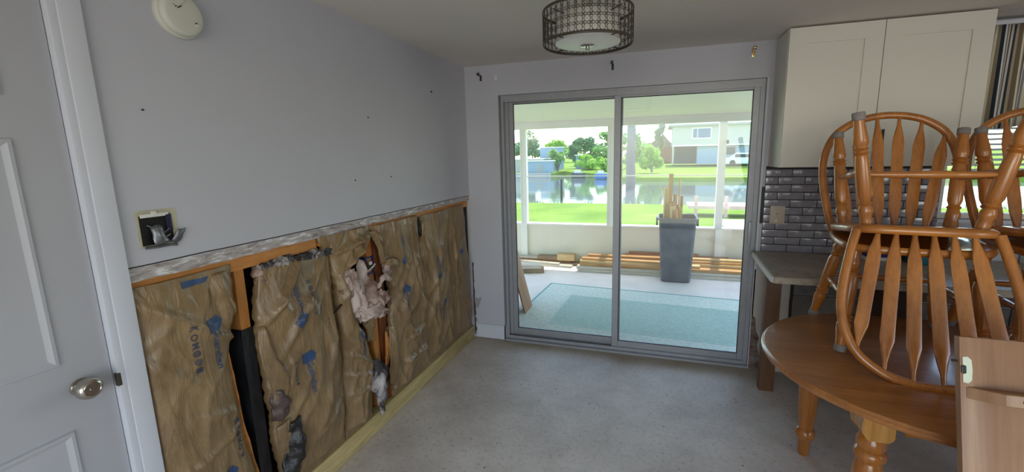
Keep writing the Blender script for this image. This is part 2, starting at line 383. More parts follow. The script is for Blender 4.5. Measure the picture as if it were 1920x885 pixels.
# exposed framing, parts of the left wall
fin('cavity_back', B((-0.145, -0.125, -2.68, 0.0, 0.0, ZD)), 'cavity_dark', wall_left, smooth=0)
bm = bmesh.new()
random.seed(4)
ny = 150
top = [bm.verts.new((-0.006, -2.6 + 2.585 * i / ny, ZD + 0.0005)) for i in range(ny + 1)]
mid = [bm.verts.new((-0.004 + 0.003 * noise.noise((i * 0.4, 1, 0)), -2.6 + 2.585 * i / ny, ZD - 0.018 + 0.004 * noise.noise((i * 0.5, 0, 0)))) for i in range(ny + 1)]
lo = [bm.verts.new((-0.006, -2.6 + 2.585 * i / ny, ZD - 0.044 + 0.005 * noise.noise((i * 0.13, 5, 0)) + 0.003 * noise.noise((i * 0.9, 7, 0)) + 0.012 * max(0, (i / ny - 0.55)) * 2 - (0.004 if i < 60 else 0))) for i in range(ny + 1)]
bk = [bm.verts.new((-0.018, v.co.y, v.co.z)) for v in lo]
for a, b in ((top, mid), (mid, lo), (lo, bk)):
    for i in range(ny): bm.faces.new((a[i], a[i + 1], b[i + 1], b[i]))
fin('torn_plaster_strip', bm, 'torn_plaster', wall_left, smooth=60)
# dark cut line above it
bm = bmesh.new()
tube(bm, [(0.0005, -2.6 + 2.58 * i / 40, ZD + 0.004 + 0.002 * noise.noise((i * 0.4, 3, 3))) for i in range(41)], 0.0022, 5)
fin('cut_line', bm, 'mark_dark', wall_left)
fin('blocking_rail', B((-0.10, -0.016, -2.6, -1.79, 1.235, 1.335), (-0.10, -0.016, -1.775, -0.03, 1.245, 1.335), bev=0.003), 'rail_orange', wall_left)
fin('bottom_plate', B((-0.095, 0.004, -2.58, -0.035, 0.002, 0.122), bev=0.004), 'plate_pine', wall_left)
for (y0, y1, z0, z1, m) in [(-2.226, -2.182, 0.975, 1.25, 'stud_orange'), (-2.228, -2.172, 0.12, 0.975, 'stud_black'), (-1.745, -1.70, 0.12, 1.24, 'stud_brown'), (-1.40, -1.352, 0.12, 1.245, 'stud_orange'), (-1.335, -1.262, 0.12, 1.245, 'stud_brown'), (-0.86, -0.815, 0.12, 1.245, 'stud_brown'), (-0.060, -0.004, 0.12, 1.245, 'cavity_dark')]:  # last one, in the corner: shade of the gap put into its dark colour
    fin('stud', B((-0.112, -0.03, y0, y1, z0, z1), bev=0.003), m, wall_left)
# splintered wood beside the pair of studs
bm = bmesh.new()
for (y, z0, z1, r) in [(-1.325, 0.33, 0.60, 0.010), (-1.30, 0.36, 0.56, 0.008), (-1.345, 0.30, 0.44, 0.007), (-1.315, 0.42, 0.60, 0.012)]:
    tube(bm, [(-0.02, y, z0), (-0.004, y + 0.006, (z0 + z1) / 2), (0.004, y - 0.004, z1)], [r * 0.5, r, r * 0.3], 5)
fin('splinter', bm, 'stud_orange', wall_left)
# rough torn paint edge where the two walls meet
bm = bmesh.new()
for i in range(24):
    z = 0.05 + 1.25 * i / 23; w = 0.012 + 0.022 * abs(noise.noise((i * 0.7, 2, 1)))
    box(bm, 0.0, w, -0.0025, 0.001, z, z + 0.05, 0.0)
fin('ragged_edge', bm, 'plaster_raw', wall_back)
bm = bmesh.new()
for i in range(22):
    z = 0.03 + 0.66 * i / 21; w = 0.010 + 0.020 * abs(noise.noise((i * 0.6, 8, 3)))
    box(bm, 0.0, w, -0.006, -0.002, z, z + 0.034, 0.0)
fin('torn_paper_edge', bm, 'sooty_brown', wall_back)
bm = bmesh.new()
prism(bm, [(0.0, 0.19), (0.014, 0.20), (0.018, 0.29), (0.040, 0.285), (0.062, 0.335), (0.078, 0.385), (0.064, 0.395), (0.04, 0.375), (0.020, 0.39), (0.014, 0.45), (0.0, 0.46)], -0.001, 0.002, Matrix.Rotation(PI / 2, 4, 'X'))
fin('torn_patch', bm, 'patch_grey', wall_back)
# peeled plaster between slider and worktop
bm = bmesh.new()
prism(bm, [(2.338, 0.0), (2.52, 0.0), (2.50, 0.10), (2.44, 0.13), (2.405, 0.12), (2.39, 0.2), (2.40, 0.26), (2.375, 0.32), (2.365, 0.42), (2.34, 0.44)], -0.001, 0.005, Matrix.Rotation(PI / 2, 4, 'X'))
fin('peeled_patch', bm, 'plaster_brown', wall_back)
fin('bare_plaster', B((2.338, 2.62, -0.004, 0.001, 0.0, 0.80)), 'plaster_raw', wall_back, smooth=0)
# bare concrete block courses under the worktop
bm_row = 0
for r in range(4):
    z0 = 0.02 + r * 0.205
    x = 2.60 + (0.21 if r % 2 else 0.0) - (0.0 if r % 2 == 0 else 0.21)
    first = True
    while x < 4.6:
        xx0 = max(x, 2.60); xx1 = min(x + 0.42, 4.6)
        if r % 2 and first: xx1 = 2.60 + 0.21; 
        fin('concrete_block', B((xx0, xx1 - 0.008, -0.016, 0.0, z0, z0 + 0.197), bev=0.003, seg=1), 'block_grey', wall_back)
        x = xx1; first = False
bm = bmesh.new()
tube(bm, [(2.592 + 0.006 * noise.noise((i * 0.8, 0, 9)), -0.014, 0.02 + 0.80 * i / 16) for i in range(17)], 0.010, 6)
fin('dark_edge', bm, 'mark_dark', wall_back)
# baseboard with its return into the reveal
bm = B((0.028, OX0 + 0.012, -0.014, 0.0, 0.008, 0.125), (OX0 + 0.0005, OX0 + 0.0125, -0.014, 0.075, 0.008, 0.125))
box(bm, 0.028, OX0 + 0.009, -0.010, 0.0, 0.125, 0.138); box(bm, OX0 + 0.0005, OX0 + 0.009, -0.010, 0.075, 0.125, 0.138)
fin('baseboard_back', bm, 'trim_paint', kind=S, smooth=0)
# white corner bead of the right reveal
fin('trim_1', B((OX1 - 0.002, OX1 + 0.012, -0.004, 0.10, 0.0, OZ)), 'trim_paint', kind=S, smooth=0)
fin('keeper_slot', B((2.346, 2.366, -0.006, 0.001, 1.155, 1.425)), 'plastic_black', wall_back, smooth=0)

# ---------------------------------------------------------------- sliding door
door_1 = bpy.data.objects.new('door_1', None); COL.objects.link(door_1); door_1['kind'] = S
FX0, FX1, FZ = OX0 + 0.014, OX1 - 0.004, OZ - 0.001
Y0, Y1 = 0.022, 0.122
bm = B((FX0, FX0 + 0.022, Y0, Y1, 0.0, FZ - 0.0285), (FX0 + 0.0225, FX0 + 0.05, Y0 + 0.045, Y0 + 0.05, 0.0225, FZ - 0.0285), (FX1 - 0.03, FX1, Y0, Y1, 0.0, FZ - 0.0285), (FX0, FX1, Y0 + 0.001, Y1, FZ - 0.028, FZ), (FX0 + 0.001, FX1 - 0.001, Y0 - 0.004, Y0 + 0.0005, FZ - 0.056, FZ - 0.001), (FX0 + 0.0225, FX1 - 0.0305, Y0 + 0.001, Y1, 0.0, 0.022), (FX0 + 0.0225, FX1 - 0.0305, Y0 + 0.047, Y0 + 0.053, 0.0225, 0.04), (FX0 + 0.0225, FX1 - 0.0305, Y0 - 0.004, Y0 + 0.0005, 0.0, 0.045))
fin('frame', bm, 'alu', door_1, smooth=0)
fin('sill', B((OX0 + 0.002, OX1 - 0.002, -0.012, Y0, 0.0, 0.018)), 'alu', door_1, smooth=0)
def sash(x0, x1, yc, stl, str_, zb, zt, rb, rt):
    d = 0.016
    s = fin('sash', B((x0, x0 + stl, yc - d, yc + d, zb, zt), (x1 - str_, x1, yc - d, yc + d, zb, zt), (x0 + stl, x1 - str_, yc - d, yc + d, zb, zb + rb), (x0 + stl, x1 - str_, yc - d, yc + d, zt - rt, zt), bev=0.002, seg=1), 'alu', door_1)
    fin('glass_pane', B((x0 + stl - 0.004, x1 - str_ + 0.004, yc - 0.003, yc + 0.003, zb + rb - 0.004, zt - rt + 0.004)), 'window_glass', s, smooth=0)
    w = 0.005
    fin('gasket', B((x0 + stl, x0 + stl + w, yc - 0.012, yc - 0.004, zb + rb, zt - rt), (x1 - str_ - w, x1 - str_, yc - 0.012, yc - 0.004, zb + rb, zt - rt), (x0 + stl, x1 - str_, yc - 0.012, yc - 0.004, zb + rb, zb + rb + w), (x0 + stl, x1 - str_, yc - 0.012, yc - 0.004, zt - rt - w, zt - rt)), 'plastic_black', s, smooth=0)
    return s
sash(FX0 + 0.028, 1.335, Y0 + 0.075, 0.062, 0.05, 0.03, FZ - 0.022, 0.068, 0.046)
sr = sash(1.272, FX1 - 0.014, Y0 + 0.026, 0.052, 0.058, 0.034, FZ - 0.022, 0.062, 0.05)
fin('latch', B((FX1 - 0.052, FX1 - 0.026, Y0 - 0.006, Y0 + 0.012, 0.98, 1.16), bev=0.004), 'alu', sr)

# ---------------------------------------------------------------- panel door on the left
door_2 = bpy.data.objects.new('door_2', None); COL.objects.link(door_2); door_2['kind'] = S
fin('casing', B((0.0, 0.016, -2.656, -2.600, 0.0, 2.33), (0.0, 0.016, -3.60, -2.60, 2.26, 2.33), bev=0.004), 'trim_paint', door_2)
fin('jamb', B((-0.11, 0.012, -2.6765, -2.654, 0.0, 2.26), (-0.055, -0.041, -2.70, -2.676, 0.0, 2.26), bev=0.004), 'trim_paint', door_2)
leaf = fin('leaf', B((-0.040, -0.010, DY0, -2.6785, 0.01, 2.25), bev=0.002), 'door_paint', door_2)
for (py0, py1) in ((-3.06, -2.790), (-3.43, -3.14)):
    for (z0, z1) in ((0.22, 0.897), (1.100, 1.752), (1.86, 2.12)):
        bm = bmesh.new()
        # raised moulding ring and raised field
        o_, xx = 0.0, -0.010
        prof = [(0.0, -0.001), (0.004, 0.007), (0.012, 0.008), (0.018, 0.004), (0.024, 0.001)]
        rings = []
        for ins, h in prof:
            rings.append([bm.verts.new((xx + h, y, z)) for y, z in ((py0 + ins, z0 + ins), (py1 - ins, z0 + ins), (py1 - ins, z1 - ins), (py0 + ins, z1 - ins))])
        for ins, h in [(0.030, 0.001), (0.065, 0.006)]:
            rings.append([bm.verts.new((xx + h, y, z)) for y, z in ((py0 + ins, z0 + ins), (py1 - ins, z0 + ins), (py1 - ins, z1 - ins), (py0 + ins, z1 - ins))])
        for a, b in zip(rings, rings[1:]):
            for i in range(4): bm.faces.new((a[i], a[(i + 1) % 4], b[(i + 1) % 4], b[i]))
        bm.faces.new(rings[-1])
        bmesh.ops.recalc_face_normals(bm, faces=bm.faces)
        fin('panel', bm, 'door_paint', leaf, smooth=20)
knob = bmesh.new()
RX = Matrix.Rotation(PI / 2, 4, 'Y')
lathe(knob, [(0.026, 0.0), (0.025, 0.005), (0.014, 0.008), (0.0125, 0.012), (0.020, 0.016), (0.0295, 0.026), (0.0325, 0.038), (0.030, 0.050), (0.023, 0.058), (0.020, 0.0585), (0.019, 0.0555), (0.006, 0.0555), (0.005, 0.058), (0.001, 0.058)], 28, Matrix.Translation((-0.010, -2.757, 1.018)) @ RX)
kn = fin('knob', knob, 'nickel', leaf, smooth=50)
fin('strike_plate', B((-0.004, 0.0135, -2.680, -2.668, 0.978, 1.022), bev=0.004), 'bronze_dark', door_2)

# ================================================================== INSULATION
def vnoise(y, z, s, sy, sz): return noise.noise((y * sy, z * sz, s))
def ridge(y, z, s, sy, sz): return max(0.0, 1 - 2.2 * abs(noise.noise((y * sy, z * sz, s)))) ** 2
class Batt:
    def __init__(s, left, right, zb, zt, bulge, seed, creases=(), base=-0.014, wr=1.0):
        s.left, s.right, s.zb, s.zt, s.bulge, s.seed, s.cr, s.base, s.wr = left, right, zb, zt, bulge, seed, creases, base, wr
    def x(s, y, z):
        l, r = lerp(s.left, z), lerp(s.right, z)
        u = min(1, max(0, (y - l) / max(1e-4, r - l))); t = min(1, max(0, (z - s.zb) / (s.zt - s.zb)))
        prof = (max(0.0, math.sin(PI * u)) ** 0.55) * (max(0.0, math.sin(PI * (0.04 + 0.93 * t))) ** 0.4)
        h = s.base + s.bulge * prof
        k = s.wr * (0.35 + 0.65 * prof)
        yw = y + 0.09 * vnoise(y, z, s.seed + 20, 4, 3)
        pt_ = 0.35 + 0.65 * max(0.0, min(1.0, 0.5 + 1.6 * vnoise(y, z, s.seed + 31, 4, 3)))
        h += k * (0.014 * vnoise(y, z, s.seed, 6, 2.5) + 0.026 * pt_ * ridge(yw + 0.15 * z, z, s.seed + 3, 7, 1.3) + 0.018 * ridge(yw - 0.45 * z, z, s.seed + 9, 8, 3) + 0.002 * vnoise(y, z, s.seed + 5, 26, 9) + 0.004 * ridge(y + 0.2 * z, z, s.seed + 13, 20, 5))
        for (y0, z0, y1, z1, w, hh) in s.cr:
            dy, dz = y1 - y0, z1 - z0; q = ((y - y0) * dy + (z - z0) * dz) / (dy * dy + dz * dz)
            q = min(1, max(0, q)); d = math.hypot(y - y0 - q * dy, z - z0 - q * dz)
            h += 1.5 * hh * math.exp(-(d / w) ** 2) * (1 - 0.6 * abs(2 * q - 1) ** 3)
        if t < 0.06: h = min(h, -0.006)
        return h
    def build(s, label, loc_cat='insulation batt', topf=None):
        nz = int((s.zt - s.zb) / 0.009); ny = 48
        bm = bmesh.new(); g = []
        for j in range(nz + 1):
            row = []
            for i in range(ny + 1):
                u = i / ny; zt = s.zt if topf is None else s.zt + topf(u)
                z = s.zb + (zt - s.zb) * j / nz
                jag = 0.006 * noise.noise((z * 30, s.seed, 4 + (u > 0.5)))
                l, r = lerp(s.left, z) + jag, lerp(s.right, z) + jag
                y = l + (r - l) * u
                row.append(bm.verts.new((s.x(y, z), y, z)))
            g.append(row)
        for j in range(nz):
            for i in range(ny): bm.faces.new((g[j][i], g[j][i + 1], g[j + 1][i + 1], g[j + 1][i]))
        # folded back edges give the facing its thickness
        for col, sgn in ((0, 1), (ny, -1)):
            prev = [g[j][col] for j in range(nz + 1)]
            nxt = [bm.verts.new((v.co.x - 0.03, v.co.y + sgn * 0.004, v.co.z)) for v in prev]
            for j in range(nz): bm.faces.new((prev[j], prev[j + 1], nxt[j + 1], nxt[j]))
        o = fin('insulation_batt', bm, 'kraft_paper', smooth=0)
        o.data.shade_smooth()
        return tag(o, label, loc_cat, 'kraft faced insulation batts in the open wall')
def text_mesh(body, size):
    c = bpy.data.curves.new('t', 'FONT'); c.body = body; c.size = size; c.align_x = 'LEFT'; c.offset = size * 0.012; c.resolution_u = 2
    o = bpy.data.objects.new('t', c); COL.objects.link(o)
    dg = bpy.context.evaluated_depsgraph_get(); me = bpy.data.meshes.new_from_object(o.evaluated_get(dg))
    bpy.data.objects.remove(o); return me
def drop_print(bm, batt, parent, name, mat, y0, z0, down=True, scale=1.0):
    for _ in range(3):
        long_e = [e for e in bm.edges if e.calc_length() > 0.008]
        if not long_e: break
        bmesh.ops.subdivide_edges(bm, edges=long_e, cuts=1)
    bmesh.ops.triangulate(bm, faces=bm.faces)
    for v in bm.verts:
        u, w = v.co.x * scale, v.co.y * scale
        y, z = (y0 + w, z0 - u) if down else (y0 - w, z0 + u)
        v.co = (batt.x(y, z) + 0.0022, y, z)
    return fin(name, bm, mat, parent, smooth=0)
def logo(batt, parent, y0, z0, down=True, s=1.0):
    """house shaped blue mark with the script running away from it"""
    bm = bmesh.new()
    pts = [(-0.034, 0.010), (-0.030, -0.030), (0.020, -0.034), (0.002, -0.004), (0.020, 0.026), (0.004, 0.034)]
    pts = [(-0.030, -0.034), (0.012, -0.034), (0.020, -0.030), (0.000, -0.004), (0.016, 0.022), (-0.012, 0.036), (-0.040, 0.014)]
    vs = [bm.verts.new((a, b, 0)) for a, b in pts]; bm.faces.new(vs); bmesh.ops.triangulate(bm, faces=bm.faces)
    drop_print(bm, batt, parent, 'printed_mark', 'ink_blue', y0, z0, down, s)
    me = text_mesh('Guardian', 0.040); bm = bmesh.new(); bm.from_mesh(me)
    for v in bm.verts: v.co.x = v.co.x * 1.12 + 0.004 + 0.2 * v.co.y; v.co.y -= 0.016; v.co.z = 0
    drop_print(bm, batt, parent, 'printed_lettering', 'ink_blue', y0, z0, down, s)
def column(batt, parent, y0, z0, down=True, s=1.0):
    """upright column of stamped letters and symbols"""
    bm = bmesh.new()
    for i, ch in enumerate('KOM'):
        me = text_mesh(ch, 0.036); b2 = bmesh.new(); b2.from_mesh(me)
        for v in b2.verts: v.co = Vector((v.co.x + i * 0.034, v.co.y - 0.012, 0))
        m2 = bpy.data.meshes.new('q'); b2.to_mesh(m2); b2.free(); bm.from_mesh(m2)
    for i in (3, 4):
        cx = i * 0.034 + 0.012; n = 14
        ri = [bm.verts.new((cx + 0.008 * math.cos(2 * PI * k / n), 0.008 * math.sin(2 * PI * k / n), 0)) for k in range(n)]
        ro = [bm.verts.new((cx + 0.013 * math.cos(2 * PI * k / n), 0.013 * math.sin(2 * PI * k / n), 0)) for k in range(n)]
        for k in range(n): bm.faces.new((ri[k], ri[(k + 1) % n], ro[(k + 1) % n], ro[k]))
        a = [bm.verts.new(p) for p in ((cx - 0.004, -0.004, 0), (cx + 0.004, -0.004, 0), (cx + 0.004, 0.004, 0), (cx - 0.004, 0.004, 0))]; bm.faces.new(a)
    cx = 5 * 0.034 + 0.012
    a = [bm.verts.new(p) for p in ((cx - 0.010, -0.013, 0), (cx + 0.010, -0.013, 0), (cx + 0.010, 0.013, 0), (cx - 0.010, 0.013, 0))]; bm.faces.new(a)
    drop_print(bm, batt, parent, 'printed_lettering', 'ink_grey', y0, z0, down, s)

ZB = 0.105
b1 = Batt([(0, -2.60), (1.3, -2.60)], [(0.1, -2.235), (0.33, -2.262), (0.51, -2.295), (0.736, -2.31), (0.912, -2.312), (0.995, -2.288), (1.12, -2.262), (1.26, -2.25)], ZB, 1.272, 0.050, 1.0,
          [(-2.60, 1.22, -2.36, 1.02, 0.02, 0.012), (-2.36, 1.02, -2.24, 0.95, 0.012, 0.014), (-2.5, 0.75, -2.28, 0.66, 0.015, 0.008), (-2.59, 1.0, -2.45, 0.85, 0.02, 0.009), (-2.55, 0.55, -2.3, 0.62, 0.012, 0.008), (-2.31, 1.18, -2.25, 1.03, 0.012, 0.02)], wr=0.5)
o1 = b1.build('kraft insulation batt beside the white door casing, broad and bulging, lettered high on it')
logo(b1, o1, -2.368, 1.060, True, 1.0); column(b1, o1, -2.456, 1.095, True, 0.95); logo(b1, o1, -2.40, 0.435, True); column(b1, o1, -2.335, 0.475, False, 0.9)
bm = bmesh.new(); box(bm, -0.045, 0.045, -0.014, 0.014, 0, 0)
bm = bmesh.new(); bm.faces.new([bm.verts.new(p) for p in ((-0.012, -0.055, 0), (0.014, -0.055, 0), (0.010, 0.03, 0), (-0.006, 0.045, 0))])
drop_print(bm, b1, o1, 'printed_mark', 'ink_blue', -2.40, 1.245, True)
b2 = Batt([(0.1, -2.13), (0.254, -2.143), (0.387, -2.163), (0.527, -2.152), (0.624, -2.169), (0.762, -2.164), (0.851, -2.175), (0.998, -2.172), (1.25, -2.125)], [(0.1, -1.73), (0.15, -1.737), (0.364, -1.731), (0.6, -1.715), (0.94, -1.728), (1.18, -1.722)], ZB, 1.218, 0.050, 7.0,
          [(-2.14, 0.98, -1.95, 1.19, 0.016, 0.022), (-2.10, 0.80, -1.78, 1.18, 0.02, 0.012), (-1.80, 1.17, -1.755, 0.6, 0.014, 0.012), (-1.95, 0.35, -1.78, 0.75, 0.02, 0.010), (-1.98, 0.3, -1.76, 0.42, 0.012, 0.009), (-1.74, 0.5, -1.80, 0.2, 0.012, 0.010), (-2.05, 0.86, -1.99, 1.0, 0.012, 0.01)])
o2 = b2.build('kraft insulation batt between the black stud and a vertical stapled seam, two upright blue marks')
logo(b2, o2, -1.995, 0.945, False); column(b2, o2, -1.905, 0.935, False, 0.9); logo(b2, o2, -1.968, 0.735, True); column(b2, o2, -2.048, 0.755, True, 0.6)
b3 = Batt([(0.1, -1.725), (0.364, -1.725), (0.6, -1.708), (0.94, -1.722), (1.18, -1.718), (1.262, -1.78)], [(0.1, -1.49), (0.154, -1.50), (0.422, -1.463), (0.574, -1.496), (0.816, -1.600), (1.0, -1.665), (1.049, -1.652), (1.156, -1.47), (1.255, -1.385)], ZB, 1.294, 0.046, 13.0,
          [(-1.70, 1.19, -1.40, 1.25, 0.014, 0.020), (-1.66, 1.10, -1.40, 1.24, 0.012, 0.024), (-1.69, 0.62, -1.54, 0.50, 0.012, 0.010), (-1.70, 0.50, -1.53, 0.42, 0.012, 0.010), (-1.70, 0.38, -1.55, 0.35, 0.012, 0.010), (-1.66, 1.0, -1.56, 0.75, 0.015, 0.012), (-1.71, 0.75, -1.60, 0.60, 0.014, 0.010)], wr=1.2)
o3 = b3.build('kraft insulation batt torn open toward the stud pair, flap drooping, diagonal folds at its top')
logo(b3, o3, -1.575, 0.69, True, 0.8)
b4 = Batt([(0.1, -1.275), (0.156, -1.278), (0.358, -1.265), (0.588, -1.284), (0.768, -1.236), (1.0, -1.246), (1.113, -1.275), (1.255, -1.375)], [(0.1, -0.855), (1.0, -0.862), (1.08, -0.855), (1.24, -0.862)], ZB, 1.284, 0.046, 21.0,
          [(-1.36, 1.24, -1.24, 1.02, 0.012, 0.02), (-1.24, 0.95, -1.05, 0.35, 0.014, 0.012), (-1.18, 0.60, -0.95, 0.38, 0.014, 0.014), (-1.0, 1.2, -0.93, 0.4, 0.014, 0.014), (-1.15, 0.45, -0.9, 0.5, 0.012, 0.012), (-1.2, 0.32, -0.92, 0.33, 0.014, 0.012), (-1.28, 0.72, -1.24, 0.35, 0.012, 0.012), (-0.9, 0.9, -0.88, 0.3, 0.012, 0.012)], wr=1.3)
o4 = b4.build('kraft insulation batt, deeply crumpled, between the stud pair and a cracked seam')
logo(b4, o4, -1.112, 1.02, False, 0.9); logo(b4, o4, -1.122, 0.815, True, 0.9); column(b4, o4, -1.02, 1.02, False, 0.5)
b5 = Batt([(0.1, -0.848), (1.08, -0.848), (1.12, -0.81), (1.21, -0.795), (1.25, -0.83)], [(0.1, -0.43), (1.25, -0.43)], ZB, 1.272, 0.034, 31.0,
          [(-0.78, 1.2, -0.70, 0.3, 0.014, 0.012), (-0.62, 1.0, -0.8, 0.5, 0.014, 0.010), (-0.5, 1.2, -0.48, 0.2, 0.012, 0.010), (-0.8, 0.6, -0.72, 0.35, 0.012, 0.012), (-0.55, 0.35, -0.5, 0.15, 0.012, 0.012)])
o5 = b5.build('kraft insulation batt right of the cracked seam, smooth, facing text columns printed both ways')
logo(b5, o5, -0.685, 0.80, False, 0.85); column(b5, o5, -0.60, 0.80, False, 0.7); logo(b5, o5, -0.615, 0.56, True, 0.85); column(b5, o5, -0.69, 0.56, True, 0.75)
b6 = Batt([(0.1, -0.422), (1.25, -0.422)], [(0.1, -0.05), (0.7, -0.062), (0.95, -0.085), (1.26, -0.11)], ZB, 1.275, 0.026, 41.0, [(-0.36, 1.2, -0.34, 0.3, 0.012, 0.010), (-0.2, 0.5, -0.1, 0.2, 0.014, 0.012)], wr=0.7)
o6 = b6.build('kraft insulation batt in the room corner next to the back wall')
logo(b6, o6, -0.242, 0.88, True, 0.8); column(b6, o6, -0.33, 0.85, True, 0.7)

def blob(bm, c, r, amp, freq, seed, sub=4):
    vs = bmesh.ops.create_icosphere(bm, subdivisions=sub, radius=1.0)['verts']
    for v in vs:
        n = v.co.normalized(); d = 1 + amp * noise.noise(n * freq + Vector((seed, 0, 0))) + amp * 0.5 * noise.noise(n * freq * 2.7 + Vector((0, seed, 0))) + amp * 0.12 * noise.noise(n * freq * 6 + Vector((0, 0, seed)))
        v.co = Vector((c[0] + n.x * r[0] * d, c[1] + n.y * r[1] * d, c[2] + n.z * r[2] * d))
def sheet(bm, pts, nu, nv, amp=0.004, freq=30, seed=0):
    """pts: rows of control points (x,y,z); smooth sheet through them"""
    rows = [catmull(r, nu) for r in pts]
    cols = [catmull([rows[j][i] for j in range(len(rows))], nv) for i in range(len(rows[0]))]
    g = [[bm.verts.new(p + Vector((amp * noise.noise(p * freq + Vector((seed, 0, 0))), amp * 0.5 * noise.noise(p * freq + Vector((0, seed, 0))), amp * 0.5 * noise.noise(p * freq + Vector((0, 0, seed)))))) for p in c] for c in cols]
    for i in range(len(g) - 1):
        for j in range(len(g[0]) - 1): bm.faces.new((g[i][j], g[i + 1][j], g[i + 1][j + 1], g[i][j + 1]))
def sheet_obj(name, rows, mat, parent, amp=0.004, freq=30, seed=0, th=0.002, nu=6, nv=6):
    bm = bmesh.new(); sheet(bm, rows, nu, nv, amp, freq, seed)
    o = fin(name, bm, mat, parent, smooth=0); o.data.shade_smooth()
    md = o.modifiers.new('th', 'SOLIDIFY'); md.thickness = th; md.offset = 0
    return o
# folded flap at the top of batt one
sheet_obj('flap', [[(0.0, -2.375, 1.245), (0.016, -2.325, 1.255), (0.0, -2.265, 1.25)], [(0.012, -2.365, 1.19), (0.032, -2.315, 1.19), (0.0, -2.262, 1.20)], [(0.008, -2.35, 1.12), (0.03, -2.305, 1.10), (0.0, -2.268, 1.11)], [(0.002, -2.335, 1.02), (0.016, -2.315, 1.0), (-0.01, -2.295, 0.99)]], 'kraft_paper', o1, 0.010, 22, 3)
# inner dark side lining left by the batt and its orange paper edge
sheet_obj('paper_edge', [[(-0.02, -2.325, 0.93), (-0.012, -2.305, 0.93)], [(-0.04, -2.31, 0.75), (-0.012, -2.292, 0.75)], [(-0.04, -2.29, 0.5), (-0.012, -2.272, 0.5)], [(-0.04, -2.24, 0.2), (-0.02, -2.215, 0.15)]], 'rail_orange', o1, 0.006, 20, 5)
# torn strip at left of batt two
sheet_obj('torn_edge', [[(0.0, -2.178, 0.97), (0.018, -2.155, 0.97)], [(0.004, -2.185, 0.82), (0.03, -2.135, 0.83)], [(0.012, -2.16, 0.68), (0.045, -2.085, 0.70)], [(0.012, -2.16, 0.60), (0.035, -2.10, 0.62)]], 'kraft_paper', o2, 0.008, 26, 6)
sheet_obj('torn_edge', [[(0.0, -2.165, 0.655), (0.03, -2.135, 0.66), (0.03, -2.10, 0.635)], [(0.0, -2.162, 0.58), (0.035, -2.125, 0.57), (0.03, -2.085, 0.56)], [(-0.005, -2.16, 0.52), (0.02, -2.135, 0.50), (0.015, -2.12, 0.50)]], 'sooty_brown', o2, 0.018, 30, 8)
sheet_obj('torn_edge', [[(0.005, -2.155, 0.48), (0.03, -2.10, 0.50)], [(0.005, -2.15, 0.38), (0.03, -2.105, 0.40)], [(0.002, -2.145, 0.28), (0.02, -2.12, 0.27)]], 'kraft_paper', o2, 0.008, 26, 16)
# sooty top of batt two
bm = bmesh.new()
for i in range(9):
    y = -2.10 + 0.42 * i / 8; blob(bm, (-0.012, y, 1.222 - 0.016 * i / 8), (0.026, 0.038, 0.017 + 0.006 * (i % 3)), 0.6, 2.2, i * 3.1, 3)
fin('sooty_fibre', bm, 'fibreglass_sooty', o2, smooth=80)
bm = bmesh.new()
for i in range(2): blob(bm, (-0.02, -2.125 + 0.012 * i, 1.205 - 0.04 * i), (0.022, 0.024, 0.030), 0.5, 2, 40 + i, 3)
fin('loose_fibre', bm, 'fibreglass', o2, smooth=80)
# black wet roll of paper at the foot of batt two
bm = bmesh.new()
sheet(bm, [[(0.02, -2.105, 0.47), (0.055, -2.07, 0.49), (0.02, -2.03, 0.475)], [(0.02, -2.12, 0.40), (0.065, -2.075, 0.41), (0.02, -2.035, 0.40)], [(0.015, -2.145, 0.32), (0.06, -2.08, 0.32), (0.02, -2.02, 0.335)], [(0.01, -2.16, 0.24), (0.05, -2.10, 0.23), (0.015, -2.06, 0.24)], [(0.0, -2.17, 0.17), (0.03, -2.13, 0.15), (0.0, -2.10, 0.17)]], 6, 6, 0.022, 20, 11)
o = fin('blackened_flap', bm, 'kraft_black', o2, smooth=0); o.data.shade_smooth(); md = o.modifiers.new('th', 'SOLIDIFY'); md.thickness = 0.003
# seam flanges with staple line
for (ob, y, z0, z1, m) in [(o2, -1.722, 0.13, 0.78, 'kraft_paper'), (o5, -0.43, 0.13, 1.25, 'kraft_paper')]:
    bm = bmesh.new(); tube(bm, [(-0.006 + 0.004 * noise.noise((i * 0.5, y, 0)), y + 0.004 * noise.noise((i * 0.4, 0, y)), z0 + (z1 - z0) * i / 24) for i in range(25)], 0.004, 6, 0.014, up=(1, 0, 0))
    fin('seam_flange', bm, m, ob)
# torn triangle edge over the hole, rolled creases of batt three
sheet_obj('rolled_flap', [[(0.01, -1.665, 1.065), (0.03, -1.66, 1.05), (0.02, -1.63, 1.03)], [(0.015, -1.62, 0.95), (0.05, -1.60, 0.93), (0.03, -1.565, 0.92)], [(0.02, -1.59, 0.86), (0.055, -1.57, 0.82), (0.035, -1.53, 0.82)], [(0.01, -1.56, 0.76), (0.03, -1.54, 0.73), (0.02, -1.51, 0.74)]], 'kraft_paper', o3, 0.012, 22, 21)
sheet_obj('rolled_flap', [[(0.01, -1.42, 1.255), (0.03, -1.385, 1.26), (0.012, -1.36, 1.25)], [(0.015, -1.36, 1.16), (0.035, -1.335, 1.16), (0.012, -1.31, 1.165)], [(0.01, -1.325, 1.04), (0.025, -1.30, 1.04), (0.01, -1.27, 1.05)]], 'kraft_paper', o4, 0.010, 22, 23)
sheet_obj('rolled_flap', [[(0.012, -1.30, 1.055), (0.04, -1.25, 1.06), (0.03, -1.17, 1.02)], [(0.01, -1.305, 1.025), (0.045, -1.25, 1.02), (0.035, -1.18, 0.985)]], 'kraft_paper', o4, 0.010, 22, 27)
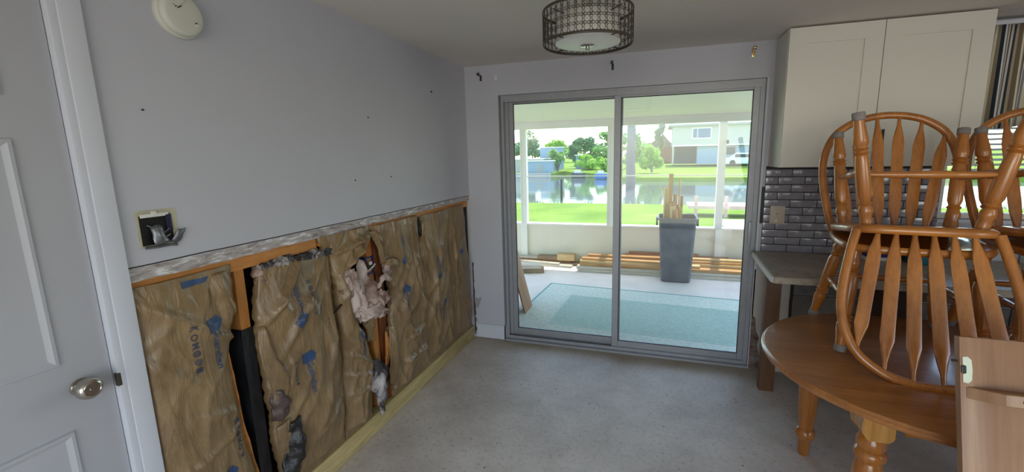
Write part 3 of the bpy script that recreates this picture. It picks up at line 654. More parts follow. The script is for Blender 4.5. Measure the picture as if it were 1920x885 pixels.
sheet_obj('rolled_flap', [[(0.0, -1.285, 0.62), (0.03, -1.265, 0.62)], [(0.008, -1.30, 0.5), (0.035, -1.255, 0.5)], [(0.005, -1.315, 0.36), (0.03, -1.25, 0.34)], [(0.0, -1.31, 0.22), (0.02, -1.26, 0.2)]], 'kraft_paper', o4, 0.012, 24, 29)
sheet_obj('torn_scrap', [[(0.005, -1.545, 0.90), (0.02, -1.50, 0.90)], [(0.0, -1.535, 0.80), (0.03, -1.47, 0.81)], [(0.0, -1.51, 0.70), (0.025, -1.45, 0.70)], [(0.0, -1.485, 0.60), (0.02, -1.455, 0.60)]], 'kraft_paper', o3, 0.018, 24, 33)
bm = bmesh.new()
for i, (y, z) in enumerate([(-1.745, 0.93), (-1.70, 0.95), (-1.655, 0.965), (-1.70, 0.90), (-1.685, 0.87)]):
    pass
tube(bm, [(0.02, -1.80, 0.865), (0.035, -1.755, 0.90), (0.03, -1.71, 0.915), (0.03, -1.675, 0.95)], [0.002, 0.006, 0.007, 0.003], 6); tube(bm, [(0.03, -1.70, 0.92), (0.035, -1.68, 0.87), (0.03, -1.695, 0.84)], [0.006, 0.005, 0.002], 6)
fin('black_tear', bm, 'kraft_black', o3)
# cracked seam between batts four and five
bm = bmesh.new(); prism(bm, [(-0.848, 1.262), (-0.825, 1.268), (-0.812, 1.20), (-0.795, 1.13), (-0.80, 1.10), (-0.822, 1.13), (-0.845, 1.17)], -0.03, -0.012, Matrix(((0, 0, 1, 0), (1, 0, 0, 0), (0, 1, 0, 0), (0, 0, 0, 1))))
fin('seam_crack', bm, 'cavity_dark', wall_left)

# loose fibreglass pulled out of the hole
fb = bmesh.new()
sheet(fb, [[(0.01, -1.485, 1.125), (0.02, -1.46, 1.12), (0.02, -1.445, 1.09)], [(0.02, -1.51, 1.05), (0.05, -1.475, 1.04), (0.04, -1.45, 1.02)], [(0.03, -1.53, 0.96), (0.075, -1.47, 0.95), (0.06, -1.41, 0.95)], [(0.03, -1.55, 0.88), (0.09, -1.48, 0.86), (0.07, -1.39, 0.88)], [(0.03, -1.545, 0.82), (0.07, -1.48, 0.80), (0.06, -1.40, 0.83)]], 7, 7, 0.03, 17, 2)
blob(fb, (0.025, -1.60, 1.02), (0.045, 0.060, 0.075), 0.55, 2.2, 5.0)
blob(fb, (0.04, -1.565, 0.92), (0.05, 0.050, 0.11), 0.55, 2.2, 9.0)
blob(fb, (0.065, -1.49, 0.835), (0.05, 0.085, 0.042), 0.6, 2.4, 11.0)
blob(fb, (0.075, -1.405, 0.875), (0.04, 0.055, 0.045), 0.6, 2.5, 15.0)
blob(fb, (0.075, -1.415, 0.80), (0.035, 0.040, 0.038), 0.6, 2.5, 18.0)
tube(fb, catmull([(0.05, -1.46, 0.94), (0.07, -1.40, 0.955), (0.075, -1.355, 1.0), (0.06, -1.31, 0.975), (0.05, -1.27, 0.955)], 5), [0.014 + 0.005 * math.sin(i * 1.7) for i in range(21)], 8)
o = fin('insulation_tuft', fb, 'fibreglass', smooth=0); o.data.shade_smooth(); md = o.modifiers.new('th', 'SOLIDIFY'); md.thickness = 0.004
o.location = (0, -0.04, -0.01)
tag(o, 'pale pinkish fibreglass tuft hanging out of the torn hole by the blue box', 'insulation')
fb = bmesh.new()
sheet(fb, [[(0.01, -1.52, 0.47), (0.04, -1.48, 0.49), (0.03, -1.44, 0.47)], [(0.02, -1.525, 0.40), (0.055, -1.45, 0.42), (0.03, -1.37, 0.40)], [(0.02, -1.52, 0.31), (0.065, -1.45, 0.31), (0.03, -1.38, 0.31)], [(0.025, -1.50, 0.23), (0.06, -1.455, 0.22), (0.03, -1.405, 0.23)], [(0.035, -1.475, 0.15), (0.045, -1.455, 0.13), (0.035, -1.435, 0.15)], [(0.035, -1.462, 0.10), (0.037, -1.457, 0.095), (0.035, -1.45, 0.10)]], 7, 7, 0.028, 18, 31)
o = fin('insulation_tuft', fb, 'fibreglass_sooty', smooth=0); o.data.shade_smooth(); md = o.modifiers.new('th', 'SOLIDIFY'); md.thickness = 0.006
tag(o, 'sooty black and white fibreglass tuft dangling over the bottom plate', 'insulation')
bm = bmesh.new(); blob(bm, (-0.002, -1.255, 1.00), (0.025, 0.035, 0.055), 0.5, 2.2, 50, 3)
tag(fin('insulation_tuft', bm, 'fibreglass', smooth=80), 'small grey fibreglass wad tucked behind the paper right of the blue box', 'insulation')
# blue electrical box in the wall cavity
eb = thing('junction_box', 'blue plastic electrical box nailed inside the torn wall cavity', 'electrical box', (-0.03, -1.405, 1.045))
fin('body', B((-0.05, -0.008, -0.035, 0.045, -0.055, 0.055), (-0.008, 0.008, -0.035, 0.045, 0.047, 0.055), (-0.008, 0.008, -0.035, 0.045, -0.055, -0.047), (-0.008, 0.008, -0.035, -0.029, -0.055, 0.055), (-0.008, 0.008, 0.039, 0.045, -0.055, 0.055)), 'plastic_blue', eb, smooth=0)
fin('receptacle', B((-0.008, 0.014, -0.022, 0.034, -0.03, 0.004), bev=0.003), 'plastic_black', eb)
fin('tab', B((0.010, 0.018, 0.0, 0.026, 0.006, 0.026), bev=0.003), 'plastic_white', eb)
bm = bmesh.new(); tube(bm, [(0.008, -0.05, -0.034), (0.02, -0.01, -0.02), (0.02, 0.03, -0.006), (0.016, 0.05, 0.002)], 0.006, 8)
fin('cable', bm, 'wire_white', eb)

# ================================================================== WALL ITEMS
# opened outlet / switch box on the left wall
ob = thing('wall_box', 'opened black outlet box with bent metal tabs and bare wires in the left wall', 'outlet box', (0, -2.495, 1.455))
bm = B((0.0, 0.0015, -0.056, -0.046, -0.056, 0.064), (0.0, 0.0015, 0.046, 0.066, -0.050, 0.068), (0.0, 0.0015, -0.046, 0.046, 0.044, 0.068), (0.0, 0.0015, -0.046, 0.046, -0.058, -0.046))
fin('caulk_patch', bm, 'caulk_yellow', ob, smooth=0)
bm = B((0.0015, 0.004, -0.048, 0.048, -0.050, 0.050))
fin('box_mouth', bm, 'plastic_black', ob, smooth=0)
fin('box_side', B((0.003, 0.008, 0.030, 0.048, -0.010, 0.048), bev=0.002), 'plastic_navy', ob)
bm = bmesh.new()
box(bm, 0.004, 0.007, -0.045, 0.04, 0.044, 0.056, 0.001); box(bm, 0.004, 0.008, -0.012, 0.004, 0.052, 0.064, 0.001)
fin('top_bracket', bm, 'wire_white', ob)
sheet_obj('metal_tab', [[(0.006, -0.022, 0.012), (0.014, 0.0, 0.018), (0.010, 0.012, 0.010)], [(0.012, -0.022, -0.02), (0.022, 0.002, -0.016), (0.014, 0.016, -0.022)], [(0.014, -0.024, -0.050), (0.02, 0.004, -0.050), (0.012, 0.03, -0.046)]], 'steel', ob, 0.006, 60, 3, 0.0015, 3, 3)
sheet_obj('metal_tab', [[(0.004, 0.036, -0.048), (0.012, 0.048, -0.024), (0.014, 0.060, -0.006)], [(0.006, 0.046, -0.056), (0.014, 0.060, -0.034), (0.016, 0.074, -0.010)], [(0.004, 0.054, -0.060), (0.008, 0.070, -0.042), (0.012, 0.086, -0.006)]], 'steel', ob, 0.006, 60, 9, 0.0015, 3, 3)
bm = bmesh.new()
tube(bm, [(0.006, -0.03, 0.018), (0.012, -0.018, 0.01), (0.012, -0.008, 0.016), (0.008, 0.004, 0.002)], 0.0018, 6); tube(bm, [(0.008, 0.002, -0.018), (0.012, 0.02, -0.01), (0.008, 0.036, 0.0)], 0.0018, 6); tube(bm, [(0.008, 0.002, -0.03), (0.014, 0.02, -0.026), (0.008, 0.036, -0.022)], 0.0018, 6)
fin('bare_wire', bm, 'steel', ob)
bm = bmesh.new(); tube(bm, [(0.008, -0.045, -0.056), (0.012, -0.01, -0.058), (0.01, 0.03, -0.058), (0.012, 0.05, -0.062)], 0.005, 6)
fin('bottom_bracket', bm, 'steel', ob)
# smoke detector
sd = thing('smoke_detector', 'round cream smoke detector high on the left wall', 'smoke detector', (0, -2.325, 2.188))
RXp = Matrix.Rotation(PI / 2, 4, 'Y')
bm = bmesh.new(); lathe(bm, [(0.076, 0.0), (0.078, 0.006), (0.077, 0.014), (0.072, 0.018)], 48, RXp); fin('base', bm, 'plastic_cream', sd)
bm = bmesh.new(); lathe(bm, [(0.070, 0.016), (0.0715, 0.020), (0.070, 0.032), (0.066, 0.038), (0.058, 0.0405), (0.03, 0.0415), (0.001, 0.042)], 48, RXp); fin('cover', bm, 'plastic_cream', sd, smooth=50)
bm = bmesh.new()
for i in range(5):
    w = 0.014 * math.sqrt(max(0.1, 1 - ((i - 2) / 2.6) ** 2)); box(bm, 0.0415, 0.0432, -w, w, -0.0012, 0.0012, mat=Matrix.Translation((0, -0.022, 0.030 + 0.0) ) @ Matrix.Rotation(0.6, 4, 'X') @ Matrix.Translation((0, 0, (i - 2) * 0.0062)))
fin('vent', bm, 'plastic_black', sd, smooth=0)
bm = bmesh.new(); prism(bm, [(-0.03, 0.0), (-0.006, 0.03), (0.01, 0.034), (0.016, 0.02), (0.004, 0.004), (-0.01, -0.006)], 0.0405, 0.0455, Matrix.Translation((0, -0.012, 0.026)) @ Matrix(((0, 0, 1, 0), (1, 0, 0, 0), (0, 1, 0, 0), (0, 0, 0, 1))))
fin('vent_hood', bm, 'plastic_cream', sd, smooth=30)
bm = bmesh.new(); lathe(bm, [(0.008, 0.040), (0.008, 0.044), (0.006, 0.0455)], 16, Matrix.Translation((0, 0.040, -0.028)) @ RXp); fin('test_button', bm, 'plastic_cream', sd)
bm = bmesh.new(); lathe(bm, [(0.0022, 0.040), (0.0022, 0.0462)], 8, Matrix.Translation((0, 0.034, -0.022)) @ RXp); fin('indicator', bm, 'plastic_black', sd)
# screws and anchor holes left in the wall
for (y, z, r, lab) in [(-2.478, 1.853, 0.0035, 'small dark nail hole under the smoke detector'), (-0.584, 2.162, 0.0071, 'dark screw anchor high near the corner of the left wall'), (-1.327, 1.920, 0.004, 'dark nail hole midway along the left wall, above two others'), (-1.482, 1.564, 0.004, 'dark plug low on the left wall, nearer the outlet box of two'), (-1.147, 1.568, 0.004, 'dark plug low on the left wall, nearer the slider of two')]:
    bm = bmesh.new(); lathe(bm, [(r, 0.0), (r * 0.9, 0.004), (r * 0.5, 0.010 if r > 0.007 else 0.005)], 10, Matrix.Translation((0, y, z)) @ RXp)
    tag(fin('wall_plug', bm, 'mark_dark'), lab, 'wall plug', 'plugs and holes on the left wall')
# curtain rod brackets over the slider
def bracket(x, z, mat, lab, flip=1):
    t = thing('curtain_bracket', lab, 'bracket', (x, 0, z), group='curtain rod brackets over the sliding door')
    fin('plate', B((-0.009, 0.009, -0.004, 0.0, -0.034, 0.012), bev=0.0015), mat, t)
    bm = B((-0.006, 0.006, -0.055, -0.004, 0.004, 0.012), bev=0.0015)
    fin('arm', bm, mat, t)
    bm = bmesh.new(); lathe(bm, [(0.011, -0.008), (0.012, 0.0), (0.011, 0.008)], 14, Matrix.Translation((0.0, -0.058, 0.014)) @ Matrix.Rotation(PI / 2, 4, 'Y')); fin('cup', bm, mat, t)
    bm = bmesh.new(); lathe(bm, [(0.004, 0), (0.003, 0.003)], 8, Matrix.Translation((0, -0.004, -0.024)) @ Matrix.Rotation(PI / 2, 4, 'X')); fin('screw', bm, 'mark_dark', t)
bracket(0.152, 2.350, 'bronze_dark', 'dark curtain rod bracket above the left end of the slider')
bracket(1.258, 2.356, 'alu_dark', 'grey curtain rod bracket above the middle of the slider, under the lamp')
bracket(2.234, 2.372, 'brass', 'shiny brass curtain rod bracket beside the white cabinet')
bm = bmesh.new(); lathe(bm, [(0.014, 0), (0.012, 0.0015), (0.001, 0.002)], 16, Matrix.Translation((0.285, 0, 2.335)) @ Matrix.Scale(1.6, 4, (0, 0, 1)) @ Matrix.Rotation(PI / 2, 4, 'X'))
fin('spackle_patch', bm, 'spackle', wall_back)

# ================================================================== CEILING LAMP
LX, LY, LZ0, LZ1, LR = 1.312, -1.497, 2.160, 2.300, 0.197
lp = thing('ceiling_lamp', 'drum ceiling lamp with dark filigree metal shade and white diffuser', 'lamp', (LX, LY, LZ0))
hh = LZ1 - LZ0
bm = bmesh.new()
NCOL, NROW = 40, 4
ch = (hh - 0.012) / NROW
def cyl(a, z, r=LR): return Vector((r * math.cos(a), r * math.sin(a), z))
for i in range(NCOL):
    a0 = 2 * PI * i / NCOL; da = 2 * PI / NCOL
    for j in range(NROW):
        zc = 0.006 + ch * (j + 0.5)
        for (rad, off) in ((0.43, 0.0), (0.2, 0.5)):
            pts = []
            n = 8 if rad > 0.3 else 4
            for k_ in range(n):
                t = 2 * PI * k_ / n
                pts.append(cyl(a0 + da * (off + rad * math.cos(t)), zc + (ch * 0.5 if off else 0) * (1 if j < NROW - 1 else 0) + ch * rad * math.sin(t)))
            tube(bm, pts, 0.0016, 4, closed=True)
        # diagonal links
        for s in (1, -1):
            tube(bm, [cyl(a0 + da * 0.31 * s, zc + ch * 0.31), cyl(a0 + da * 0.5 * s, zc + ch * 0.5)], 0.0014, 4)
            tube(bm, [cyl(a0 + da * 0.31 * s, zc - ch * 0.31), cyl(a0 + da * 0.5 * s, zc - ch * 0.5)], 0.0014, 4)
fin('shade_lattice', bm, 'bronze_dark', lp, smooth=60)
for z in (0.004, hh - 0.004):
    bm = bmesh.new(); tube(bm, [cyl(2 * PI * i / 72, z) for i in range(72)], 0.0055, 8, 0.0025, closed=True, up=(0, 0, 1)); fin('rim', bm, 'bronze_dark', lp, smooth=50)
bm = bmesh.new(); lathe(bm, [(0.138, 0.010), (0.138, 0.118)], 56, cap=False); o = fin('inner_shade', bm, 'lampshade_fabric', lp); md = o.modifiers.new('th', 'SOLIDIFY'); md.thickness = 0.002
bm = bmesh.new(); lathe(bm, [(0.142, 0.016), (0.143, 0.006), (0.120, 0.001), (0.06, -0.003), (0.001, -0.004)], 56); fin('diffuser', bm, 'plastic_white', lp, smooth=50)
bm = bmesh.new(); lathe(bm, [(0.030, -0.002), (0.031, -0.007), (0.028, -0.009), (0.009, -0.010), (0.009, -0.022), (0.006, -0.024)], 28); fin('finial', bm, 'nickel', lp, smooth=40)
bm = bmesh.new(); lathe(bm, [(0.009, -0.02), (0.009, H - LZ0 - 0.02)], 14); fin('stem', bm, 'nickel', lp)
bm = bmesh.new(); lathe(bm, [(0.012, H - LZ0 - 0.04), (0.03, H - LZ0 - 0.03), (0.058, H - LZ0 - 0.018), (0.062, H - LZ0)], 32); fin('canopy', bm, 'nickel', lp, smooth=50)
for i in range(4):
    a = PI / 4 + i * PI / 2 + 0.15; bm = bmesh.new(); tube(bm, [cyl(a, 0.115), cyl(a, 0.108, 0.138)], 0.003, 6); fin('spoke', bm, 'bronze_dark', lp)
    bm = bmesh.new(); tube(bm, [cyl(a, 0.012), cyl(a, 0.010, 0.138)], 0.0025, 6); fin('spoke', bm, 'bronze_dark', lp)

# ================================================================== KITCHEN CORNER
# backsplash tiles
TP, TR = 0.168, 0.0552
bm = B((0, 0.1625, -0.007, 0.0, 0, 0.0495), bev=0.0018, seg=2); me = None
full = fin('tile', bm, 'tile_glaze', wall_back, (2.453, 0, 1.3345)); full_me = full.data
fin('grout_bed', B((2.366, WX0, -0.002, 0.0005, 0.935, 1.574)), 'grout', wall_back, smooth=0)
half_cache = {}
for r in range(-4, 8):
    z = 1.3345 - r * TR
    if z + 0.05 > 1.575 or z < 0.94: continue
    x = 2.453 - 3 * TP + (TP * 0.5 if r % 2 else 0)
    while x < WX0:
        x0, x1 = max(x, 2.368), min(x + 0.1625, WX0 - 0.002)
        if x1 - x0 > 0.155:
            if not (r == 0 and abs(x - 2.453) < 1e-4): new_obj('tile', full_me, None, wall_back, (x, 0, z))
        elif x1 - x0 > 0.012:
            key = round(x1 - x0, 3)
            if key not in half_cache:
                o = fin('tile', B((0, x1 - x0, -0.007, 0.0, 0, 0.0495), bev=0.0018, seg=2), 'tile_glaze', wall_back, (x0, 0, z)); half_cache[key] = o.data
            else: new_obj('tile', half_cache[key], None, wall_back, (x0, 0, z))
        x += TP
sp = thing('outlet_plate', 'beige outlet cover plate on the grey tile backsplash', 'outlet', (2.458, -0.008, 1.222))
fin('cover', B((-0.048, 0.048, -0.007, 0, -0.066, 0.066), bev=0.003), 'plate_beige', sp)
bm = bmesh.new(); lathe(bm, [(0.004, 0), (0.003, 0.002)], 10, Matrix.Translation((0, -0.007, 0.008)) @ Matrix.Rotation(PI / 2, 4, 'X')); fin('screw', bm, 'mark_dark', sp)
bm = bmesh.new(); lathe(bm, [(0.007, 0), (0.006, 0.004)], 12, Matrix.Translation((-0.006, -0.007, -0.044)) @ Matrix.Rotation(PI / 2, 4, 'X')); fin('button', bm, 'plastic_white', sp)
# upper cabinet
CX0, CX1, CZ0, CZ1, CD = 2.377, 3.388, 1.572, 2.432, 0.293
cb = thing('wall_cabinet', 'white shaker upper cabinet with two doors above the tiles', 'cabinet', (CX0, 0, CZ0))
w, h_ = CX1 - CX0, CZ1 - CZ0
fin('carcass', B((0, w, -CD, 0, 0, h_), bev=0.002), 'cabinet_paint', cb)
for (x0, x1, hx) in ((0.003, 0.498, 0.462), (0.502, w - 0.003, 0.535)):
    z0, z1, f_ = 0.004, h_ - 0.004, 0.096
    d = fin('door', B((x0, x1, -CD - 0.012, -CD, z0, z1), (x0, x0 + f_, -CD - 0.021, -CD - 0.012, z0, z1), (x1 - f_, x1, -CD - 0.021, -CD - 0.012, z0, z1), (x0 + f_, x1 - f_, -CD - 0.021, -CD - 0.012, z0, z0 + f_), (x0 + f_, x1 - f_, -CD - 0.021, -CD - 0.012, z1 - f_, z1)), 'cabinet_paint', cb, smooth=0)
    if hx > 0.5:
        bm = B((hx - 0.006, hx + 0.006, -CD - 0.050, -CD - 0.040, 0.05, 0.225), (hx - 0.005, hx + 0.005, -CD - 0.045, -CD - 0.02, 0.065, 0.077), (hx - 0.005, hx + 0.005, -CD - 0.045, -CD - 0.02, 0.198, 0.21), bev=0.002)
        fin('handle', bm, 'black_metal', d)
# worktop and its support
ct = thing('worktop', 'grey stone patterned worktop under the tile backsplash', 'worktop', (2.312, 0, 0.905))
bm = bmesh.new(); prism(bm, [(0.01, -0.001), (-0.014, -0.735), (2.9, -0.735), (2.9, -0.001)], 0.0, 0.04); bmesh.ops.bevel(bm, geom=list(bm.edges), offset=0.004, segments=2, affect='EDGES')
fin('slab', bm, 'worktop', ct)
bm = bmesh.new(); prism(bm, [(-0.006, -0.02), (-0.026, -0.70), (-0.016, -0.735), (0.008, -0.02)], 0.002, 0.038); fin('pale_edge_strip', bm, 'plastic_white', ct, smooth=0)
wp = thing('support_post', 'brown wooden board post holding up the worktop end', 'post', (2.395, -0.30, 0))
fin('board', B((-0.045, 0.05, -0.03, 0.03, 0.0, 0.904), bev=0.003), 'brown_board', wp)
bc = thing('base_cabinet', 'dark brown base cabinet carcass without doors under the worktop', 'cabinet', (3.02, -0.62, 0))
fin('side', B((0.0, 0.02, 0, 0.58, 0.0, 0.90)), 'walnut', bc, smooth=0); fin('side', B((1.9, 1.92, 0, 0.58, 0.0, 0.90)), 'walnut', bc, smooth=0)
fin('rail', B((0.02, 1.9, 0, 0.03, 0.82, 0.90)), 'walnut', bc, smooth=0); fin('rail', B((0.02, 1.9, 0, 0.03, 0.52, 0.58)), 'walnut', bc, smooth=0)
fin('shelf', B((0.02, 1.9, 0.02, 0.58, 0.10, 0.12)), 'walnut', bc, smooth=0); fin('stile', B((0.90, 0.96, 0, 0.03, 0.12, 0.82)), 'walnut', bc, smooth=0)
bx = thing('paint_tray', 'blue plastic tub with a white base on the worktop', 'tub', (3.05, -0.10, 0.945))
bm = B((-0.08, 0.10, -0.06, 0.07, 0.022, 0.10), bev=0.008); fin('tub', bm, 'plastic_blue', bx); fin('base', B((-0.085, 0.105, -0.065, 0.075, 0.0, 0.022), bev=0.004), 'plastic_white', bx)
bx = thing('teal_box', 'teal plastic box on the worktop behind the chairs', 'box', (3.245, -0.15, 0.945))
fin('body', B((-0.06, 0.08, -0.08, 0.08, 0.0, 0.095), bev=0.006), 'plastic_teal', bx); fin('lid', B((-0.064, 0.084, -0.084, 0.084, 0.095, 0.11), bev=0.004), 'plastic_black', bx)
bx = thing('white_tray', 'white shallow tray on the worktop below the kitchen window', 'tray', (4.02, -0.06, 0.945))
fin('tray', B((-0.17, 0.2, -0.05, 0.04, 0.0, 0.012), (-0.17, 0.2, -0.05, -0.04, 0.012, 0.06), (-0.17, 0.2, 0.03, 0.04, 0.012, 0.06), (-0.17, -0.16, -0.04, 0.03, 0.012, 0.06), (0.19, 0.2, -0.04, 0.03, 0.012, 0.06)), 'plastic_white', bx, smooth=0)
# kitchen window with raised blind and valance
window_1 = fin('window_1', B((WX0, WX0 + 0.035, 0.03, 0.10, WZ0, WZ1), (WX1 - 0.035, WX1, 0.03, 0.10, WZ0, WZ1), (WX0 + 0.035, WX1 - 0.035, 0.03, 0.10, WZ0, WZ0 + 0.035), (WX0 + 0.035, WX1 - 0.035, 0.03, 0.10, WZ1 - 0.035, WZ1), ((WX0 + WX1) / 2 - 0.02, (WX0 + WX1) / 2 + 0.02, 0.03, 0.10, WZ0, WZ1)), 'porch_white', kind=S, smooth=0)
fin('glass_pane', B((WX0 + 0.03, WX1 - 0.03, 0.062, 0.067, WZ0 + 0.03, WZ1 - 0.03)), 'window_glass', window_1, smooth=0)
fin('window_sill', B((WX0 - 0.02, WX1 + 0.02, -0.05, 0.03, WZ0 - 0.02, WZ0), bev=0.003), 'trim_paint', window_1)
vb = thing('window_blind', 'white slatted blind half raised in the kitchen window', 'blind', (WX0 + 0.05, 0.012, 0))
for i in range(12):
    z = 1.535 + 0.032 * i
    fin('slat', B((0, 1.25, -0.020, 0.016, -0.001, 0.001)), 'plastic_white', vb, (0, 0, z), smooth=0).rotation_euler = (0.35, 0, 0)
fin('bottom_rail', B((0, 1.25, -0.012, 0.012, 1.505, 1.522), bev=0.003), 'plastic_white', vb)
for x in (0.12, 1.1):
    bm = bmesh.new(); tube(bm, [(x, 0, 1.51), (x, 0, 2.1)], 0.0012, 4); fin('cord', bm, 'plastic_white', vb)
vl = thing('valance', 'striped grey, cream and black valance hanging over the kitchen window', 'curtain', (3.40, -0.06, 0))
bm = bmesh.new(); nx = 180; g = []
for j in range(9):
    t = j / 8
    g.append([bm.verts.new((1.55 * i / nx, -(0.012 + 0.014 * t) * math.sin(2 * PI * i / 9 + 0.6 * math.sin(i * 0.13)), 2.395 - 0.60 * t + 0.006 * math.sin(i * 0.2) * t)) for i in range(nx + 1)])
for j in range(8):
    for i in range(nx): bm.faces.new((g[j][i], g[j][i + 1], g[j + 1][i + 1], g[j + 1][i]))
o = fin('cloth', bm, 'stripe_cloth', vl, smooth=0); o.data.shade_smooth(); md = o.modifiers.new('th', 'SOLIDIFY'); md.thickness = 0.002
fin('rod', B((-0.01, 1.6, -0.02, 0.02, 2.393, 2.418), bev=0.004), 'trim_paint', vl)
# two little storage items that belong to the corner stay out of sight

# ================================================================== TABLE
TZ = 0.78
TCX, TCY, TR_, TEX = 2.712, -1.384, 0.588, 0.72
tb = thing('dining_table', 'round ended oak dining table carrying the stacked chairs', 'table', (TCX, TCY, 0))
def race(r, n=40):
    pts = []
    for i in range(n + 1): a = PI / 2 + PI * i / n; pts.append((r * math.cos(a), r * math.sin(a)))
    for i in range(n + 1): a = -PI / 2 + PI * i / n; pts.append((TEX + r * math.cos(a), r * math.sin(a)))
    return pts
bm = bmesh.new()
prof = [(TR_ - 0.018, TZ - 0.034), (TR_ - 0.006, TZ - 0.032), (TR_, TZ - 0.024), (TR_, TZ - 0.014), (TR_ - 0.006, TZ - 0.009), (TR_ - 0.010, TZ - 0.002), (TR_ - 0.016, TZ)]
rings = [[bm.verts.new((x, y, z)) for x, y in race(r)] for r, z in prof]
n = len(rings[0])
for a, b in zip(rings, rings[1:]):
    for i in range(n): bm.faces.new((a[i], a[(i + 1) % n], b[(i + 1) % n], b[i]))
bm.faces.new(rings[0]); bm.faces.new(rings[-1])
fin('tabletop', bm, 'oak_table', tb, smooth=40)
LEGP = [(-0.262, 0.400), (-0.282, -0.335), (TEX + 0.255, 0.400), (TEX + 0.255, -0.335)]
def chunky(lx, ly):
    bm = bmesh.new()
    lathe(bm, [(0.024, 0.0), (0.027, 0.006), (0.031, 0.085), (0.034, 0.095), (0.045, 0.108), (0.050, 0.128), (0.045, 0.150), (0.034, 0.162), (0.036, 0.175), (0.044, 0.28), (0.050, 0.42), (0.050, 0.47), (0.044, 0.50), (0.040, 0.512), (0.050, 0.526), (0.053, 0.542), (0.049, 0.556), (0.041, 0.564), (0.046, 0.574), (0.048, 0.590), (0.045, 0.606), (0.040, 0.614), (0.040, 0.64)], 28)
    lg = fin('leg', bm, 'oak_Z', tb, (lx, ly, 0), smooth=40)
    # corbelled square block above
    bm = bmesh.new(); s = 0.050
    out = [(-s * 0.62, 0.618), (-s, 0.645), (-s - 0.004, 0.672), (-s, 0.70), (-s - 0.014, 0.735), (-s - 0.022, TZ - 0.034), (s + 0.0, TZ - 0.034), (s, 0.635), (s * 0.7, 0.618)]
    prism(bm, out, -s, s, Matrix.Rotation(PI / 2, 4, 'X'))
    bmesh.ops.bevel(bm, geom=list(bm.edges), offset=0.003, segments=2, affect='EDGES')
    fin('leg_block', bm, 'oak_block', lg, smooth=30)
for p in LEGP: chunky(*p)
x0, x1 = LEGP[0][0], LEGP[2][0]
fin('apron', B((x0 + 0.06, x1 - 0.06, LEGP[1][1] - 0.045, LEGP[1][1] - 0.022, 0.655, TZ - 0.034), bev=0.002), 'oak_X', tb)
fin('apron', B((x0 + 0.06, x1 - 0.06, LEGP[0][1] + 0.022, LEGP[0][1] + 0.045, 0.655, TZ - 0.034), bev=0.002), 'oak_X', tb)
fin('apron', B((x0 - 0.012, x0 + 0.012, LEGP[1][1] + 0.06, LEGP[0][1] - 0.06, 0.655, TZ - 0.034), bev=0.002), 'oak_X', tb)
fin('apron', B((x1 - 0.012, x1 + 0.012, LEGP[1][1] + 0.06, LEGP[0][1] - 0.06, 0.655, TZ - 0.034), bev=0.002), 'oak_X', tb)

# spare leaf standing on end against the table
LW, LL, LT = 0.46, 1.176, 0.024
lf = thing('table_leaf', 'loose oak table leaf standing on end against the table, underside showing', 'table leaf', (2.482, -2.305, 0), (math.radians(-15.0), 0, 0))
bm = B((0, LW, 0.0, LT, 0, LL), bev=0.003); fin('board', bm, 'oak_leaf', lf)
def leaf_rail(z):
    bm = bmesh.new(); prism(bm, [(0.012, 0.0), (LW - 0.012, 0.0), (LW - 0.07, -0.055), (0.07, -0.055)], z, z + 0.032); bmesh.ops.bevel(bm, geom=list(bm.edges), offset=0.002, segments=1, affect='EDGES')
    r = fin('apron_rail', bm, 'oak_leaf', lf)
    bm = bmesh.new(); lathe(bm, [(0.006, 0), (0.006, 0.002)], 12, Matrix.Translation((0.11, -0.055, z + 0.016)) @ Matrix.Rotation(PI / 2, 4, 'X')); fin('dowel_hole', bm, 'mark_dark', r)
leaf_rail(1.004); leaf_rail(0.19)
bm = bmesh.new(); prism(bm, [(0.006, 1.048), (0.018, 1.046), (0.026, 1.055), (0.028, 1.085), (0.026, 1.112), (0.018, 1.121), (0.006, 1.119), (0.006, 1.098), (0.014, 1.094), (0.014, 1.074), (0.006, 1.070)], 0.0, 0.002, Matrix.Rotation(PI / 2, 4, 'X'))
fin('latch_plate', bm, 'plate_latch', lf, smooth=0)
fin('latch_socket', B((0.002, 0.013, -0.004, 0.0, 1.073, 1.095), bev=0.002), 'plastic_black', lf)
bm = bmesh.new(); lathe(bm, [(0.0035, 0), (0.0035, 0.012)], 10, Matrix.Translation((-0.012, 0.012, 1.105)) @ Matrix.Rotation(PI / 2, 4, 'Y')); fin('dowel', bm, 'mark_dark', lf)

